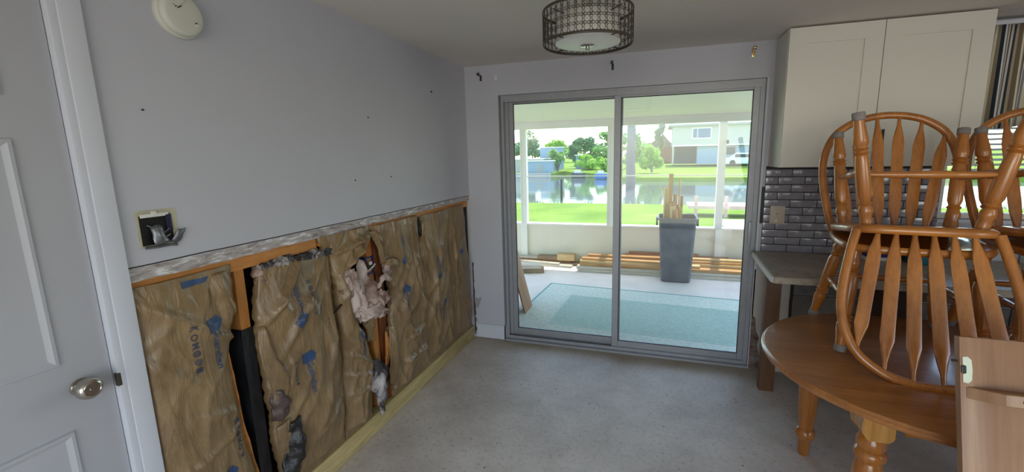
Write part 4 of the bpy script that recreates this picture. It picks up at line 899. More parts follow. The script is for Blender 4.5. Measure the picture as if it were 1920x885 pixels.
# ================================================================== CHAIRS
SEAT = 0.495
def arrow_chair(label, group):
    t = thing('dining_chair', label, 'chair', (0, 0, 0), group=group)
    # saddle seat, front = -Y
    bm = bmesh.new(); n = 44; th = 0.036
    def outline(s):
        pts = []
        for i in range(n):
            a = 2 * PI * i / n; c, d = math.cos(a), math.sin(a)
            e = 0.5 if d > 0 else 0.62
            x = 0.295 * math.copysign(abs(c) ** e, c); y = 0.255 * math.copysign(abs(d) ** (0.5 if d > 0 else 0.7), d)
            x *= 1 - 0.13 * (y / 0.255 + 1) * 0.5 - 0.02
            if abs(c) > 0.8 and y > -0.14: x *= 0.98
            pts.append((x * s, y * s - 0.01))
        return pts
    prof = [(0.93, -th), (0.985, -th + 0.008), (1.0, -th * 0.5), (0.99, -0.006), (0.965, 0.0), (0.85, -0.004), (0.6, -0.010), (0.3, -0.011)]
    rings = [[bm.verts.new((x, y, SEAT + z)) for x, y in outline(s)] for s, z in prof]
    for a, b in zip(rings, rings[1:]):
        for i in range(n): bm.faces.new((a[i], a[(i + 1) % n], b[(i + 1) % n], b[i]))
    bm.faces.new(rings[0]); bm.faces.new(rings[-1])
    fin('seat', bm, 'oak_X', t, smooth=50)
    # legs
    top = {'fl': (-0.205, -0.165), 'fr': (0.205, -0.165), 'bl': (-0.18, 0.155), 'br': (0.18, 0.155)}
    foot = {'fl': (-0.240, -0.220), 'fr': (0.240, -0.220), 'bl': (-0.260, 0.262), 'br': (0.260, 0.262)}
    zt = SEAT - th + 0.012
    bm = bmesh.new()
    L = 0.475
    lathe(bm, [(0.0155, -L + 0.012), (0.017, -L + 0.05), (0.0225, -L + 0.105), (0.0235, -L + 0.125), (0.0175, -L + 0.138), (0.0175, -L + 0.141), (0.0245, -L + 0.148), (0.0175, -L + 0.155), (0.0175, -L + 0.157), (0.0245, -L + 0.164), (0.0175, -L + 0.172), (0.0205, -L + 0.19), (0.0225, -L + 0.26), (0.0225, -L + 0.34), (0.0165, -L + 0.362), (0.0225, -L + 0.371), (0.0165, -L + 0.381), (0.0215, -L + 0.398), (0.0225, -L + 0.412), (0.0165, -L + 0.428), (0.02, -L + 0.445), (0.018, 0.0)], 16)
    for v in bm.verts: v.co.x *= 1.2; v.co.y *= 1.2
    leg_me = None
    bm2 = bmesh.new(); lathe(bm2, [(0.0215, -L - 0.0), (0.0235, -L + 0.004), (0.0235, -L + 0.028), (0.019, -L + 0.031)], 16)
    pad_me = None
    for q in ('fl', 'fr', 'bl', 'br'):
        a = Vector((*top[q], zt)); b = Vector((*foot[q], 0.0)); d = (b - a); ln = d.length
        if leg_me is None:
            lo_ = fin('leg', bm, 'oak_Z', t, smooth=40); leg_me = lo_.data
            po = fin('foot_pad', bm2, 'felt_grey', lo_, smooth=40); pad_me = po.data
        else:
            lo_ = new_obj('leg', leg_me, None, t); po = new_obj('foot_pad', pad_me, None, lo_)
        lo_.location = a; lo_.rotation_euler = (-d).to_track_quat('Z', 'Y').to_euler(); lo_.scale = (1, 1, ln / L)
    def pt(q, z):
        a = Vector((*top[q], zt)); b = Vector((*foot[q], 0.0)); return a + (b - a) * ((zt - z) / zt)
    def stretcher(p, q_):
        d = q_ - p; bm = bmesh.new()
        tube(bm, [p + d * s for s in (0, 0.08, 0.2, 0.3, 0.34, 0.36, 0.5, 0.64, 0.66, 0.7, 0.8, 0.92, 1)], [0.009, 0.010, 0.0135, 0.015, 0.0125, 0.016, 0.0165, 0.016, 0.0125, 0.015, 0.0135, 0.010, 0.009], 12)
        fin('stretcher', bm, 'oak_X' if abs(d.x) > abs(d.y) else 'oak_Y', t, smooth=50)
    stretcher(pt('fl', 0.235), pt('bl', 0.235)); stretcher(pt('fr', 0.235), pt('br', 0.235))
    stretcher(pt('bl', 0.25), pt('br', 0.25))
    # bow back
    rec = math.radians(15.0); by, bz = 0.195, SEAT - 0.012
    def bp(x, s): return Vector((x, by + s * math.sin(rec), bz + s * math.cos(rec)))
    half = [(0.222, 0.0), (0.245, 0.10), (0.266, 0.22), (0.274, 0.32), (0.262, 0.42), (0.222, 0.510), (0.150, 0.570), (0.075, 0.597)]
    pts = catmull([bp(-x, s) for x, s in half] + [bp(0, 0.605)] + [bp(x, s) for x, s in reversed(half)], 5)
    bm = bmesh.new(); nrm = Vector((0, math.cos(rec), -math.sin(rec)))
    tube(bm, pts, 0.0165, 12, 0.0180, up=nrm)
    fin('bow', bm, 'oak_Z', t, smooth=60)
    # arrow spindles
    NS = 6
    for i in range(NS):
        f = (i - (NS - 1) / 2) / ((NS - 1) / 2)
        xb, xt = 0.148 * f, 0.222 * f
        # height of the bow above that x
        st_ = 0.605
        for (xa, sa), (xb_, sb) in zip([(0, 0.605)] + list(reversed(half)), list(reversed(half))):
            if xa <= abs(xt) <= xb_: st_ = sa + (sb - sa) * (abs(xt) - xa) / (xb_ - xa)
        st_ -= 0.006
        bm = bmesh.new()
        W = [(0.0, 0.0085, 0.0075), (0.05, 0.010, 0.0078), (0.12, 0.0165, 0.007), (0.20, 0.0235, 0.0062), (0.30, 0.0255, 0.006), (0.50, 0.0245, 0.006), (0.68, 0.0245, 0.006), (0.78, 0.0250, 0.006), (0.85, 0.0185, 0.006), (0.93, 0.0085, 0.0065), (1.0, 0.0065, 0.0065)]
        P_ = [bp(xb + (xt - xb) * s, st_ * s) for s, _, _ in W]
        tube(bm, P_, [d for _, _, d in W], 10, [w_ for _, w_, _ in W], up=nrm)
        fin('spindle', bm, 'oak_Z', t, smooth=60)
    return t
G = 'stacked arrow back chairs on the table'
cA = arrow_chair('upright oak arrow back chair on the round table end, felt feet on the top', G)
cA.location = (2.700, -1.150, TZ); cA.rotation_euler = (0, 0, math.radians(-6.5))
SZ = TZ + SEAT + 0.002
def flipped(o, x, y, yaw, tilt, dz=0.0):
    o.rotation_mode = 'QUATERNION'
    R = Matrix.Rotation(yaw, 4, 'Z') @ Matrix.Rotation(tilt, 4, 'X') @ Matrix.Rotation(PI, 4, 'X')
    o.rotation_quaternion = R.to_quaternion()
    piv = R @ Vector((0, 0, SEAT))
    o.location = Vector((x, y, SZ + dz)) - piv
cB = copy_tree(cA); cB.rotation_euler = (0, 0, 0); cB['label'] = 'upside down oak chair on the round table end, its bow hanging toward the leaf'
flipped(cB, 2.695, -1.20, math.radians(-8.5), math.radians(-7.5), 0.026)
cC = copy_tree(cA); cC['label'] = 'upright oak arrow back chair on the table nearer the striped valance'
cC.location = (3.305, -1.15, TZ)
cD = copy_tree(cA); cD['label'] = 'upside down oak chair stacked in the pair nearer the striped valance'
flipped(cD, 3.285, -1.19, math.radians(-5), math.radians(-7.0), 0.026)

# ================================================================== PORCH
PZ = -0.05
fin('floor_porch', B((-2.2, 3.9, 0.14, 3.3, PZ - 0.12, PZ)), 'porch_slab', kind=S, smooth=0)
bm = bmesh.new(); prism(bm, [(0.14, 2.62), (3.27, 2.20), (3.27, 2.28), (0.14, 2.70)], -2.2, 3.9, Matrix(((0, 0, 1, 0), (1, 0, 0, 0), (0, 1, 0, 0), (0, 0, 0, 1))))
fin('ceiling_porch', bm, 'porch_white', kind=S, smooth=0)
fin('wall_exterior', B((-2.2, -0.14, 0.02, 0.14, PZ, 2.7), (-0.14, 5.6, 0.12, 0.14, H, 2.72)), 'porch_white', kind=S, smooth=0)
fin('wall_knee', B((-2.2, 3.9, 3.17, 3.27, PZ, 0.572)), 'cream_paint', kind=S, smooth=0)
scr = bpy.data.objects.new('wall_screen', None); COL.objects.link(scr); scr['kind'] = S
fin('beam', B((-2.2, 3.9, 3.15, 3.27, 2.108, 2.215)), 'porch_white', scr, smooth=0)
fin('sill', B((-2.2, 3.9, 3.13, 3.28, 0.57, 0.595)), 'porch_white', scr, smooth=0)
for x in (-0.50, 0.905, 2.465, 3.82): fin('post', B((x - 0.05, x + 0.04, 3.16, 3.25, 0.59, 2.11), (x - 0.06, x - 0.045, 3.15, 3.26, 0.59, 2.11)), 'porch_white', scr, smooth=0)
fin('post_base', B((2.42, 2.51, 3.13, 3.17, PZ, 0.57)), 'porch_white', scr, smooth=0); fin('post_base', B((-0.56, -0.46, 3.13, 3.17, PZ, 0.57)), 'porch_white', scr, smooth=0)
fin('chair_rail', B((-2.2, 3.9, 3.185, 3.20, 1.352, 1.366)), 'porch_white', scr, smooth=0)
for (x0, x1) in ((-2.2, -0.54), (-0.46, 0.85), (0.95, 2.41), (2.51, 3.78)):
    bm = bmesh.new(); bm.faces.new([bm.verts.new(p) for p in ((x0, 3.21, 0.595), (x1, 3.21, 0.595), (x1, 3.21, 2.108), (x0, 3.21, 2.108))]); fin('screen', bm, 'insect_screen', scr, smooth=0)
fin('door_latch', B((2.505, 2.53, 3.14, 3.16, 1.80, 1.85)), 'plastic_black', scr, smooth=0)
# rug
rg = thing('porch_rug', 'pale teal bordered rug on the porch floor outside the slider', 'rug', (0.268, 1.973, PZ), (0, 0, math.radians(-3.6)))
fin('border', B((-0.03, 3.0, -1.75, 0.0, 0.0, 0.008), bev=0.003), 'rug_pale', rg)
fin('field', B((0.36, 2.62, -1.36, -0.40, 0.006, 0.0105)), 'rug_teal', rg, smooth=0)
bm = B((-0.03, 3.0, -0.02, 0.0, 0.006, 0.010), (-0.03, -0.01, -1.75, 0.0, 0.006, 0.010)); fin('piping', bm, 'rug_edge', rg, smooth=0)
bm = bmesh.new()
for i in range(30):
    y = -1.33 + 0.031 * i
    tube(bm, [(0.38 + 2.22 * k_ / 60, y + 0.006 * math.sin(k_ * 0.9), 0.0105) for k_ in range(61)], 0.003, 4)
fin('ribs', bm, 'rug_teal', rg)
# grey bin with wood offcuts
bn = thing('trash_bin', 'tall grey plastic bin filled with wood offcuts on the porch', 'bin', (1.865, 2.60, PZ))
def rrect(hx, hy, r, n=5):
    pts = []
    for cx, cy, a0 in ((hx - r, hy - r, 0), (-hx + r, hy - r, PI / 2), (-hx + r, -hy + r, PI), (hx - r, -hy + r, 1.5 * PI)):
        for i in range(n + 1): a = a0 + PI / 2 * i / n; pts.append((cx + r * math.cos(a), cy + r * math.sin(a)))
    return pts
bm = bmesh.new()
lv = [(0.175, 0.0), (0.19, 0.015), (0.205, 0.25), (0.228, 0.70), (0.236, 0.86), (0.250, 0.86), (0.252, 0.885), (0.236, 0.885), (0.205, 0.4), (0.18, 0.06)]
rings = [[bm.verts.new((x, y, z)) for x, y in rrect(h2, h2, 0.05)] for h2, z in lv]
n = len(rings[0])
for a, b in zip(rings, rings[1:]):
    for i in range(n): bm.faces.new((a[i], a[(i + 1) % n], b[(i + 1) % n], b[i]))
bm.faces.new(rings[0]); bm.faces.new(rings[-1])
fin('tub', bm, 'bin_grey', bn, smooth=40)
for s in (-1, 1): fin('handle', B((s * 0.262 - 0.012, s * 0.262 + 0.012, -0.07, 0.07, 0.76, 0.87), bev=0.006), 'bin_grey', bn)
random.seed(8)
sticks = [(-0.12, 0.05, 1.46, 0.020, 0.02), (-0.15, -0.08, 1.28, 0.022, 0.0), (-0.09, -0.10, 1.10, 0.024, 0.03), (-0.04, 0.04, 1.18, 0.016, 0.04), (0.0, -0.02, 1.40, 0.008, 0.05), (0.03, 0.05, 1.15, 0.018, 0.08), (0.06, -0.10, 1.02, 0.020, 0.05), (0.06, 0.02, 1.04, 0.016, 0.10), (0.05, -0.07, 1.00, 0.018, 0.12), (0.055, 0.07, 1.09, 0.030, 0.15), (0.06, -0.12, 1.08, 0.028, 0.14), (-0.18, 0.08, 1.02, 0.010, -0.03), (-0.19, -0.03, 1.06, 0.008, -0.02), (-0.05, -0.13, 1.04, 0.022, 0.02), (0.02, -0.12, 0.99, 0.02, 0.08)]
stick_words = ['longest square offcut', 'second tallest pale offcut', 'short wide offcut near its front', 'narrow offcut in the middle', 'thin tall dowel', 'leaning flat offcut', 'stubby orange offcut', 'stubby offcut leaning outward', 'short offcut at the right rim', 'thick post end leaning right, behind another', 'thick post end leaning right, front one', 'thin dark strip at the left rim, shorter', 'thin dark strip at the left rim, taller', 'broad short offcut at the front rim', 'shortest offcut at the front rim']
for i, (dx, dy, top_z, r, lean) in enumerate(sticks):
    L2 = top_z - 0.10; r *= 1.45; bm = B((-r, r, -r * 0.7, r * 0.7, 0, L2), bev=0.001, seg=1)
    o = fin('wood_offcut', bm, 'stick_%d' % (i % 3), None, (1.865 + dx * 1.0, 2.60 + dy, PZ + 0.10)); o.rotation_euler = (0.02 * (i % 3 - 1), lean, 0.3 * i)
    tag(o, stick_words[i] + ' standing in the grey bin', 'wood offcut', 'wood offcuts standing in the bin')
# lumber along the knee wall
random.seed(12)
lum = []
def plank(x0, x1, y, z, w_, t_, m, yaw=0.0):
    bm = B((-(x1 - x0) / 2, (x1 - x0) / 2, -w_ / 2, w_ / 2, 0, t_), bev=0.002, seg=1)
    o = fin('plank', bm, 'lumber_%d' % m, None, ((x0 + x1) / 2, y, z)); o.rotation_euler = (0, 0, yaw); lum.append(o)
zz = PZ
spec = [(0.48, 3.7, 2.735, 0, 0.14, 0.04, 3, 0.0), (0.50, 3.5, 2.90, 0, 0.15, 0.04, 4, 0.0), (0.9, 3.85, 3.06, 0, 0.14, 0.04, 0, 0.0),
        (0.46, 3.6, 2.745, 0.042, 0.13, 0.04, 3, 0.01), (0.52, 3.75, 2.90, 0.042, 0.15, 0.04, 1, -0.006), (0.8, 3.7, 3.06, 0.042, 0.14, 0.04, 0, 0.0),
        (0.50, 3.7, 2.765, 0.084, 0.12, 0.038, 0, 0.0), (0.55, 3.6, 2.91, 0.084, 0.14, 0.038, 0, 0.01), (1.0, 3.8, 3.06, 0.084, 0.14, 0.038, 2, 0.0),
        (0.50, 2.2, 2.79, 0.124, 0.11, 0.036, 1, 0.02), (1.4, 3.8, 2.92, 0.124, 0.12, 0.036, 1, -0.012), (0.9, 3.6, 3.07, 0.124, 0.13, 0.036, 0, 0.0),
        (0.52, 1.75, 2.80, 0.162, 0.10, 0.03, 0, -0.02), (1.2, 3.7, 2.95, 0.162, 0.12, 0.03, 0, 0.01), (0.95, 3.7, 3.09, 0.162, 0.11, 0.03, 2, 0.0),
        (1.15, 2.6, 3.06, 0.194, 0.10, 0.03, 2, 0.015), (0.6, 1.9, 2.92, 0.194, 0.09, 0.028, 0, 0.03), (1.9, 3.7, 2.98, 0.194, 0.10, 0.028, 1, -0.01), (1.2, 2.2, 3.09, 0.226, 0.09, 0.025, 2, -0.01),
        (-1.3, 0.45, 3.06, 0, 0.14, 0.04, 4, 0.0), (-1.2, 0.35, 2.93, 0, 0.11, 0.03, 3, -0.05), (-1.4, 0.3, 3.08, 0.042, 0.12, 0.03, 2, 0.0), (-1.2, 0.15, 2.97, 0.032, 0.08, 0.025, 3, -0.12), (-1.4, -0.1, 3.08, 0.074, 0.10, 0.03, 3, 0.0)]
where = ['left end over the bin side, bottom layer', 'bottom layer']
col = ['tan', 'pale yellow', 'reddish', 'whitish', 'brown']
for i, s in enumerate(spec):
    plank(s[0], s[1], s[2], PZ + s[3] + 0.001, s[4], s[5], s[6], s[7])
    layer = int(round(s[3] / 0.04)) + 1
    row = 'front' if s[2] < 2.83 else ('middle' if s[2] < 3.0 else 'wall side')
    ordn = ['bottom', 'second', 'third', 'fourth', 'fifth', 'sixth', 'seventh'][min(layer - 1, 6)]
    pile = 'long pile' if i < 19 else 'small left porch heap'
    tag(lum[-1], '%s plank in the %s layer, %s row of the %s' % (col[s[6]], ordn, row, pile), 'plank', 'loose planks along the porch wall')
for (x0, x1, y, z, hgt, m, lab) in [(0.08, 0.36, 3.06, 0.112, 0.10, 1, 'yellow wood block set on the planks left of the long pile'), (-0.25, 0.08, 3.06, 0.112, 0.06, 4, 'olive brown block beside the yellow one on the planks')]:
    bm = B((x0, x1, y - 0.06, y + 0.06, 0, hgt), bev=0.003); tag(fin('wood_block', bm, 'lumber_%d' % m, None, (0, 0, PZ + z - 0.04)), lab, 'wood block', 'wood blocks on the porch planks')
for (x, z0_, m, lab) in [(-0.42, 0.0, 4, 'grey offcut slab lying near the left heap of planks, lower'), (-0.46, 0.062, 3, 'pale offcut slab on top of the grey slab at the left heap')]:
    bm = B((-0.16, 0.16, -0.09, 0.09, 0, 0.06), bev=0.003); o = fin('wood_block', bm, 'lumber_%d' % m, None, (x + 0.25, 2.5, PZ + z0_ + 0.001)); o.rotation_euler = (0, 0, 0.3); tag(o, lab, 'wood block', 'wood blocks on the porch planks')
# two boards leaning by the slider's left jamb
for (fx, fy, tx, tz, w_, lab) in [(0.250, 0.92, 0.05, 0.80, 0.26, 'brown board leaning outside the left slider jamb, wider one'), (0.195, 0.70, 0.04, 0.60, 0.16, 'brown board leaning outside the left slider jamb, narrow one in front')]:
    ang = math.atan2(fx - tx, tz); L2 = math.hypot(fx - tx, tz)
    bm = B((-0.018, 0.0, -w_ / 2, w_ / 2, 0, L2), bev=0.002); o = fin('leaning_board', bm, 'board_tan', None, (fx, fy, PZ + 0.006)); o.rotation_euler = (0, -ang, 0)
    tag(o, lab, 'board', 'boards leaning by the slider')
bm = B((-0.05, 0.012, 0.35, 1.2, PZ, 0.85), bev=0.004); tag(fin('storage_crate', bm, 'brown_board', None), 'brown crate end just outside the left slider jamb, boards lean on it', 'crate')

# ================================================================== GARDEN AND CANAL
def ground(name, pts, mat, sub=0):
    bm = bmesh.new(); bm.faces.new([bm.verts.new(p) for p in pts]); return fin(name, bm, mat, kind=S, smooth=0)
bm = bmesh.new()
g = []
for j in range(41):
    y = 3.3 + (15.6 - 3.3) * j / 40
    g.append([bm.verts.new((-30 + 70 * i / 60, y + (0.25 * noise.noise((i * 0.7, 0, 0)) if j == 40 else 0), -0.28 - 0.15 * j / 40 + 0.02 * noise.noise((i * 0.9, j * 0.5, 0)) - (0.04 if j == 40 else 0))) for i in range(61)])
for j in range(40):
    for i in range(60): bm.faces.new((g[j][i], g[j][i + 1], g[j + 1][i + 1], g[j + 1][i]))
lo_ = [bm.verts.new((v.co.x, v.co.y + 0.1, -1.5)) for v in g[40]]
for i in range(60): bm.faces.new((g[40][i], g[40][i + 1], lo_[i + 1], lo_[i]))
fin('ground_lawn', bm, 'lawn', kind=S, smooth=60)
ground('canal_water', [(-120, 14, -0.92), (140, 14, -0.92), (140, 260, -0.92), (-120, 260, -0.92)], 'water')
def bank(name, pts, mat, h=0.9):
    bm = bmesh.new(); tp = [bm.verts.new(p) for p in pts]; bm.faces.new(tp)
    bt = [bm.verts.new((p[0], p[1], -1.6)) for p in pts]
    for i in range(len(pts)): j = (i + 1) % len(pts); bm.faces.new((tp[i], tp[j], bt[j], bt[i]))
    return fin(name, bm, mat, kind=S, smooth=0)
bank('ground_far_bank', [(-3.5, 40, -0.55), (60, 36, -0.55), (90, 130, 0.9), (-4, 130, 0.9)], 'lawn')
bank('ground_hedge_bank', [(-10.5, 52, -0.35), (-3.4, 44, -0.45), (-3.0, 70, 0.2), (-9.5, 75, 0.2)], 'lawn')
bank('ground_left_bank', [(-90, 46, -0.45), (-11.6, 48, -0.45), (-10.8, 56, -0.35), (-11, 130, 0.6), (-90, 130, 0.6)], 'lawn')
bank('ground_backdrop_bank', [(-120, 120, 0.4), (140, 120, 0.4), (140, 200, 0.8), (-120, 200, 0.8)], 'lawn')
bank('seawall_left', [(-60, 45.2, -0.35), (-11.4, 47.2, -0.35), (-11.4, 47.7, -0.35), (-60, 45.7, -0.35)], 'seawall')
bm = bmesh.new()
random.seed(3)
for i in range(420):
    x = -12 + 30 * random.random(); y = 15.2 + 0.5 * random.random(); hgt = 0.06 + 0.16 * random.random()
    a = random.random() * PI; dx, dy = 0.03 * math.cos(a), 0.03 * math.sin(a)
    bm.faces.new([bm.verts.new(p) for p in ((x - dx, y - dy, -0.46), (x + dx, y + dy, -0.46), (x + 0.05 * random.uniform(-1, 1), y, -0.46 + hgt))])
o = fin('shore_weeds', bm, 'leaf_olive', smooth=0); tag(o, 'scrubby weeds along the lawn edge above the canal', 'weeds', kind='stuff')
pp = fin('shore_post', B((-2.775, -2.685, 15.6, 15.69, -0.6, 0.62), bev=0.01), 'post_dark'); tag(pp, 'dark wooden post standing at the lawn edge by the canal', 'post')
dk = thing('dock', 'pinkish low dock by the water behind the bin', 'dock', (0, 0, 0))
fin('deck', B((2.5, 6.5, 11.2, 12.4, -0.10, 0.0)), 'dock_pink', dk, smooth=0)
for x in (2.7, 3.6, 4.5, 5.6): fin('leg', B((x, x + 0.1, 11.3, 11.4, -0.45, 0.3)), 'dock_pink', dk, smooth=0)
bm = bmesh.new(); bm.faces.new([bm.verts.new(p) for p in ((3.4, 6.2, -0.30), (6.0, 5.0, -0.29), (9, 10.8, -0.36), (3.3, 10.8, -0.36))]); fin('path', bm, 'path_pale', kind=S, smooth=0)
# house across the canal
hs = thing('house', 'pale two storey house across the canal with a dark open ground floor', 'house', (3.0, 62, 0.15))
fin('wall', B((0, 18, 0, 8, 2.7, 5.35)), 'house_white', hs, smooth=0)
fin('ground_wall', B((3.4, 18, 0.4, 8, 0, 2.7)), 'house_blue', hs, smooth=0)
fin('carport', B((0.1, 3.4, 2.5, 7.9, 0.02, 2.7)), 'house_dark', hs, smooth=0)
fin('post', B((0.0, 0.25, 0.0, 0.3, 0.0, 2.7)), 'house_white', hs, smooth=0)
fin('roof', B((-0.6, 18.6, -0.7, 8.6, 5.35, 5.6), bev=0.03), 'house_grey', hs)
wn_ = fin('window', B((2.55, 5.15, -0.06, 0.02, 3.55, 5.1)), 'porch_white', hs, smooth=0); fin('pane', B((2.7, 3.25, -0.09, -0.05, 3.7, 4.95), (3.35, 5.0, -0.09, -0.05, 3.7, 4.95)), 'window_blue', wn_, smooth=0)
wn_ = fin('window', B((7.1, 8.4, 0.33, 0.42, 1.2, 2.4)), 'house_grey', hs, smooth=0); fin('pane', B((7.2, 8.3, 0.30, 0.34, 1.3, 2.3)), 'house_dark', wn_, smooth=0)
fin('band', B((0, 18, -0.12, 0.0, 2.55, 2.75)), 'porch_white', hs, smooth=0)
h2 = thing('house', 'brown roofed house half hidden by shrubs beside the pale house', 'house', (-0.9, 76, 0.2))
fin('wall', B((0, 4.2, 0, 5, 0, 2.6)), 'brick_red', h2, smooth=0)
bm = bmesh.new(); prism(bm, [(-0.5, 2.6), (4.6, 2.6), (2.6, 4.9)], -0.5, 5.5, Matrix(((1, 0, 0, 0), (0, 0, 1, 0), (0, 1, 0, 0), (0, 0, 0, 1)))); fin('roof', bm, 'roof_brown', h2, smooth=0)
cr = thing('car', 'silver car parked before the pale house across the canal', 'car', (11.6, 57.5, 0.05))
bm = bmesh.new(); prism(bm, [(-2.1, 0.35), (2.1, 0.35), (2.15, 0.85), (1.5, 1.0), (1.0, 1.5), (-0.9, 1.55), (-1.6, 1.0), (-2.15, 0.9)], -0.85, 0.85, Matrix(((1, 0, 0, 0), (0, 0, 1, 0), (0, 1, 0, 0), (0, 0, 0, 1)))); bmesh.ops.bevel(bm, geom=list(bm.edges), offset=0.08, segments=2, affect='EDGES'); fin('body', bm, 'car_silver', cr)
fin('side_window', B((-1.1, 0.85, -0.87, -0.8, 1.02, 1.42)), 'house_dark', cr, smooth=0)
for x in (-1.35, 1.35):
    bm = bmesh.new(); lathe(bm, [(0.34, -0.1), (0.36, 0), (0.34, 0.1)], 20, Matrix.Translation((x, -0.8, 0.36)) @ Matrix.Rotation(PI / 2, 4, 'X')); fin('wheel', bm, 'plastic_black', cr)
# low white and blue buildings on the left bank
for (x, y, w_, d_, h_, m, lab) in [(-18.5, 52, 5.0, 4, 1.7, 'house_white', 'low white building at the left edge of the canal view'), (-15.5, 57.5, 2.9, 3, 3.3, 'house_blue', 'pale blue shed among trees on the left bank'), (-15.4, 50.2, 3.6, 1.0, 1.45, 'house_blue', 'low pale blue wall on the left bank by the seawall'), (-10.2, 57.5, 1.4, 2, 2.1, 'house_blue', 'grey blue shed between trees at the canal bend')]:
    t = thing('shed', lab, 'building', (x, y, -0.4)); fin('wall', B((0, w_, 0, d_, 0, h_)), m, t, smooth=0); fin('roof', B((-0.15, w_ + 0.15, -0.15, d_ + 0.15, h_, h_ + 0.12)), 'porch_white', t, smooth=0)
    fin('door', B((w_ * 0.4, w_ * 0.62, -0.04, 0.0, 0.0, h_ * 0.75)), 'house_grey', t, smooth=0)
def boat(x, y, ln, m, lab):
    t = thing('boat', lab, 'boat', (x, y, -0.93)); bm = bmesh.new()
    prism(bm, [(-ln / 2, -0.35), (ln * 0.25, -0.4), (ln / 2, 0), (ln * 0.25, 0.4), (-ln / 2, 0.35)], 0.05, 0.62); bmesh.ops.bevel(bm, geom=list(bm.edges), offset=0.05, segments=2, affect='EDGES'); fin('hull', bm, m, t)
    fin('cover', B((-ln * 0.3, ln * 0.15, -0.25, 0.25, 0.6, 0.95), bev=0.05), 'plastic_white', t)
boat(-4.55, 43.2, 1.5, 'boat_blue', 'small blue boat moored by the bushes on the canal'); boat(-7.6, 46.0, 1.7, 'house_dark', 'dark boat moored under a pale canopy at the canal bend')

def tree(x, y, z, r, hgt, trunk_h, m, lab, seed, n=900, leaf=0.22, trunk_r=0.14, name='tree', clumps=7):
    t = thing(name, lab, name.replace('_', ' '), (x, y, z), group='trees and shrubs across the canal')
    rnd = random.Random(seed)
    if trunk_h > 0:
        bm = bmesh.new(); tube(bm, [(0, 0, 0), (0.1, 0, trunk_h * 0.6), (0.0, 0.05, trunk_h + hgt * 0.4)], [trunk_r, trunk_r * 0.8, trunk_r * 0.35], 8)
        for i in range(4):
            a = rnd.random() * 6.28; tube(bm, [(0.05, 0, trunk_h * 0.8), (r * 0.4 * math.cos(a), r * 0.4 * math.sin(a), trunk_h + hgt * 0.3), (r * 0.7 * math.cos(a), r * 0.7 * math.sin(a), trunk_h + hgt * 0.6)], [trunk_r * 0.5, trunk_r * 0.3, trunk_r * 0.1], 6)
        fin('trunk', bm, 'bark', t)
    cl = [(rnd.uniform(-0.6, 0.6) * r, rnd.uniform(-0.6, 0.6) * r, trunk_h + hgt * rnd.uniform(0.2, 0.85), rnd.uniform(0.35, 0.6)) for _ in range(clumps)]
    vs, fs = [], []
    for i in range(n):
        cx, cy, cz, cs = cl[i % clumps]
        d = Vector((rnd.gauss(0, 1), rnd.gauss(0, 1), rnd.gauss(0, 1))).normalized() * (rnd.random() ** 0.35)
        p = Vector((cx + d.x * r * cs, cy + d.y * r * cs, max(0.02, cz + d.z * hgt * 0.42 * cs)))
        nrm = (d + Vector((rnd.uniform(-1, 1), rnd.uniform(-1, 1), rnd.uniform(-0.2, 1.2))) * 0.8).normalized(); a = nrm.orthogonal().normalized(); b = nrm.cross(a)
        th_ = rnd.random() * 6.28; a, b = a * math.cos(th_) + b * math.sin(th_), b * math.cos(th_) - a * math.sin(th_)
        s = leaf * rnd.uniform(0.6, 1.3); k0 = len(vs)
        vs += [p - a * s, p + b * s * 0.6, p + a * s, p - b * s * 0.6]; fs.append((k0, k0 + 1, k0 + 2, k0 + 3))
    me = bpy.data.meshes.new('foliage'); me.from_pydata([tuple(v) for v in vs], [], fs); o = new_obj('foliage', me, m, t); o['kind'] = 'stuff'
    return t
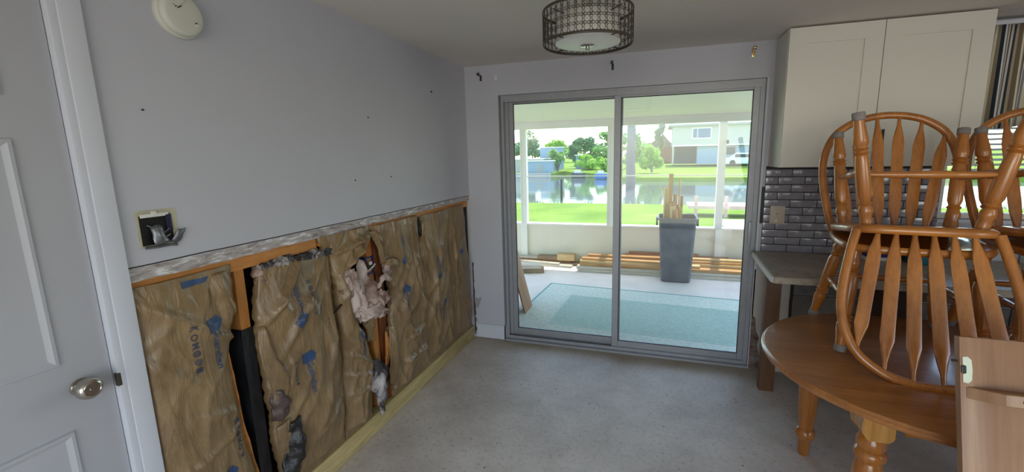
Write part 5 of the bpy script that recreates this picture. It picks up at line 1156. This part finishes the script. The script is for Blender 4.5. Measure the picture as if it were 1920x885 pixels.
TR_LIST = [
    (-17.5, 60, 0.2, 1.9, 3.4, 2.4, 'leaf_olive', 'bare branched grey green tree behind the low white building', 1, 350, 0.2),
    (-14.9, 65, 0.2, 1.6, 3.0, 1.6, 'leaf_bright', 'sunlit bright green tree behind the pale blue shed', 2, 900, 0.22),
    (-21.0, 58, 0.0, 1.6, 2.4, 0.5, 'leaf_mid', 'mid green bushy tree beside the low white building', 3, 900, 0.22),
    (-12.0, 53.6, -0.4, 1.2, 2.7, 0.3, 'leaf_mid', 'dark round shrub right of the low pale blue wall', 4, 900, 0.2),
    (-11.4, 63, 0.0, 1.2, 2.6, 0.8, 'leaf_dark', 'darker shrub behind the round shrub by the seawall', 5, 800, 0.2),
    (-11.4, 72, 0.2, 2.2, 3.4, 1.6, 'leaf_dark', 'dark domed tree far off at the canal bend', 6, 1000, 0.25),
    (-20.5, 66, 0.2, 3.0, 3.2, 1.4, 'leaf_dark', 'dark tree at the far left edge of the view', 7, 900, 0.3),
    (-7.2, 55, -0.3, 2.3, 2.1, 0.0, 'leaf_bright', 'wide bright bush over the water in the middle', 8, 1500, 0.2),
    (-4.9, 50, -0.4, 1.3, 2.0, 0.0, 'leaf_bright', 'bright bush above the blue boat', 9, 1000, 0.18),
    (-4.4, 54, 0.0, 1.9, 3.2, 1.6, 'leaf_mid', 'taller spreading tree left of the central frame', 10, 900, 0.22),
    (-8.8, 82, 0.2, 3.2, 3.4, 0.6, 'leaf_mid', 'hazy row tree behind the wide bright bush', 11, 900, 0.3),
    (0.5, 46.5, -0.3, 1.3, 3.2, 0.2, 'leaf_bright', 'large bright shrub left of the pale house', 12, 1700, 0.19),
    (-1.15, 42, -0.4, 0.85, 4.0, 0.6, 'leaf_mid', 'leafy shrub around the tall grey trunk', 13, 1000, 0.18),
    (1.2, 58.5, 0.1, 1.1, 1.7, 0.0, 'leaf_dark', 'dark hedge clump at the corner of the pale house', 14, 800, 0.18),
    (0.9, 67, 0.2, 1.1, 5.8, 1.2, 'leaf_olive', 'olive tree against the corner of the pale house', 15, 900, 0.22)]
for a in TR_LIST:
    tree(*a[:10], leaf=a[10])
for i in range(10):
    tree(-46 + 8.5 * i, 96 + (i % 3) * 4, 0.3, 5.0, 4.2, 0.6, ['leaf_dark', 'leaf_mid'][i % 2], ['distant hazy treetop on the skyline beyond the canal'][0], 60 + i, 500, 0.5)
# tall trunk close by across the lawn
tk = thing('palm_trunk', 'tall straight grey trunk just right of the central slider stile', 'tree trunk', (-0.62, 30, -1.0))
bm = bmesh.new(); tube(bm, [(0.02 * math.sin(i), 0, i * 0.5) for i in range(16)], [0.36 - 0.006 * i + 0.02 * (i % 2) for i in range(16)], 14); fin('trunk', bm, 'bark', tk)
bm = bmesh.new()
for i in range(14):
    a = 2 * PI * i / 14; tube(bm, [(0, 0, 7.4), (0.9 * math.cos(a), 0.9 * math.sin(a), 8.1), (1.9 * math.cos(a), 1.9 * math.sin(a), 7.6)], [0.05, 0.16, 0.02], 5, [0.02, 0.02, 0.01])
fin('fronds', bm, 'leaf_mid', tk)
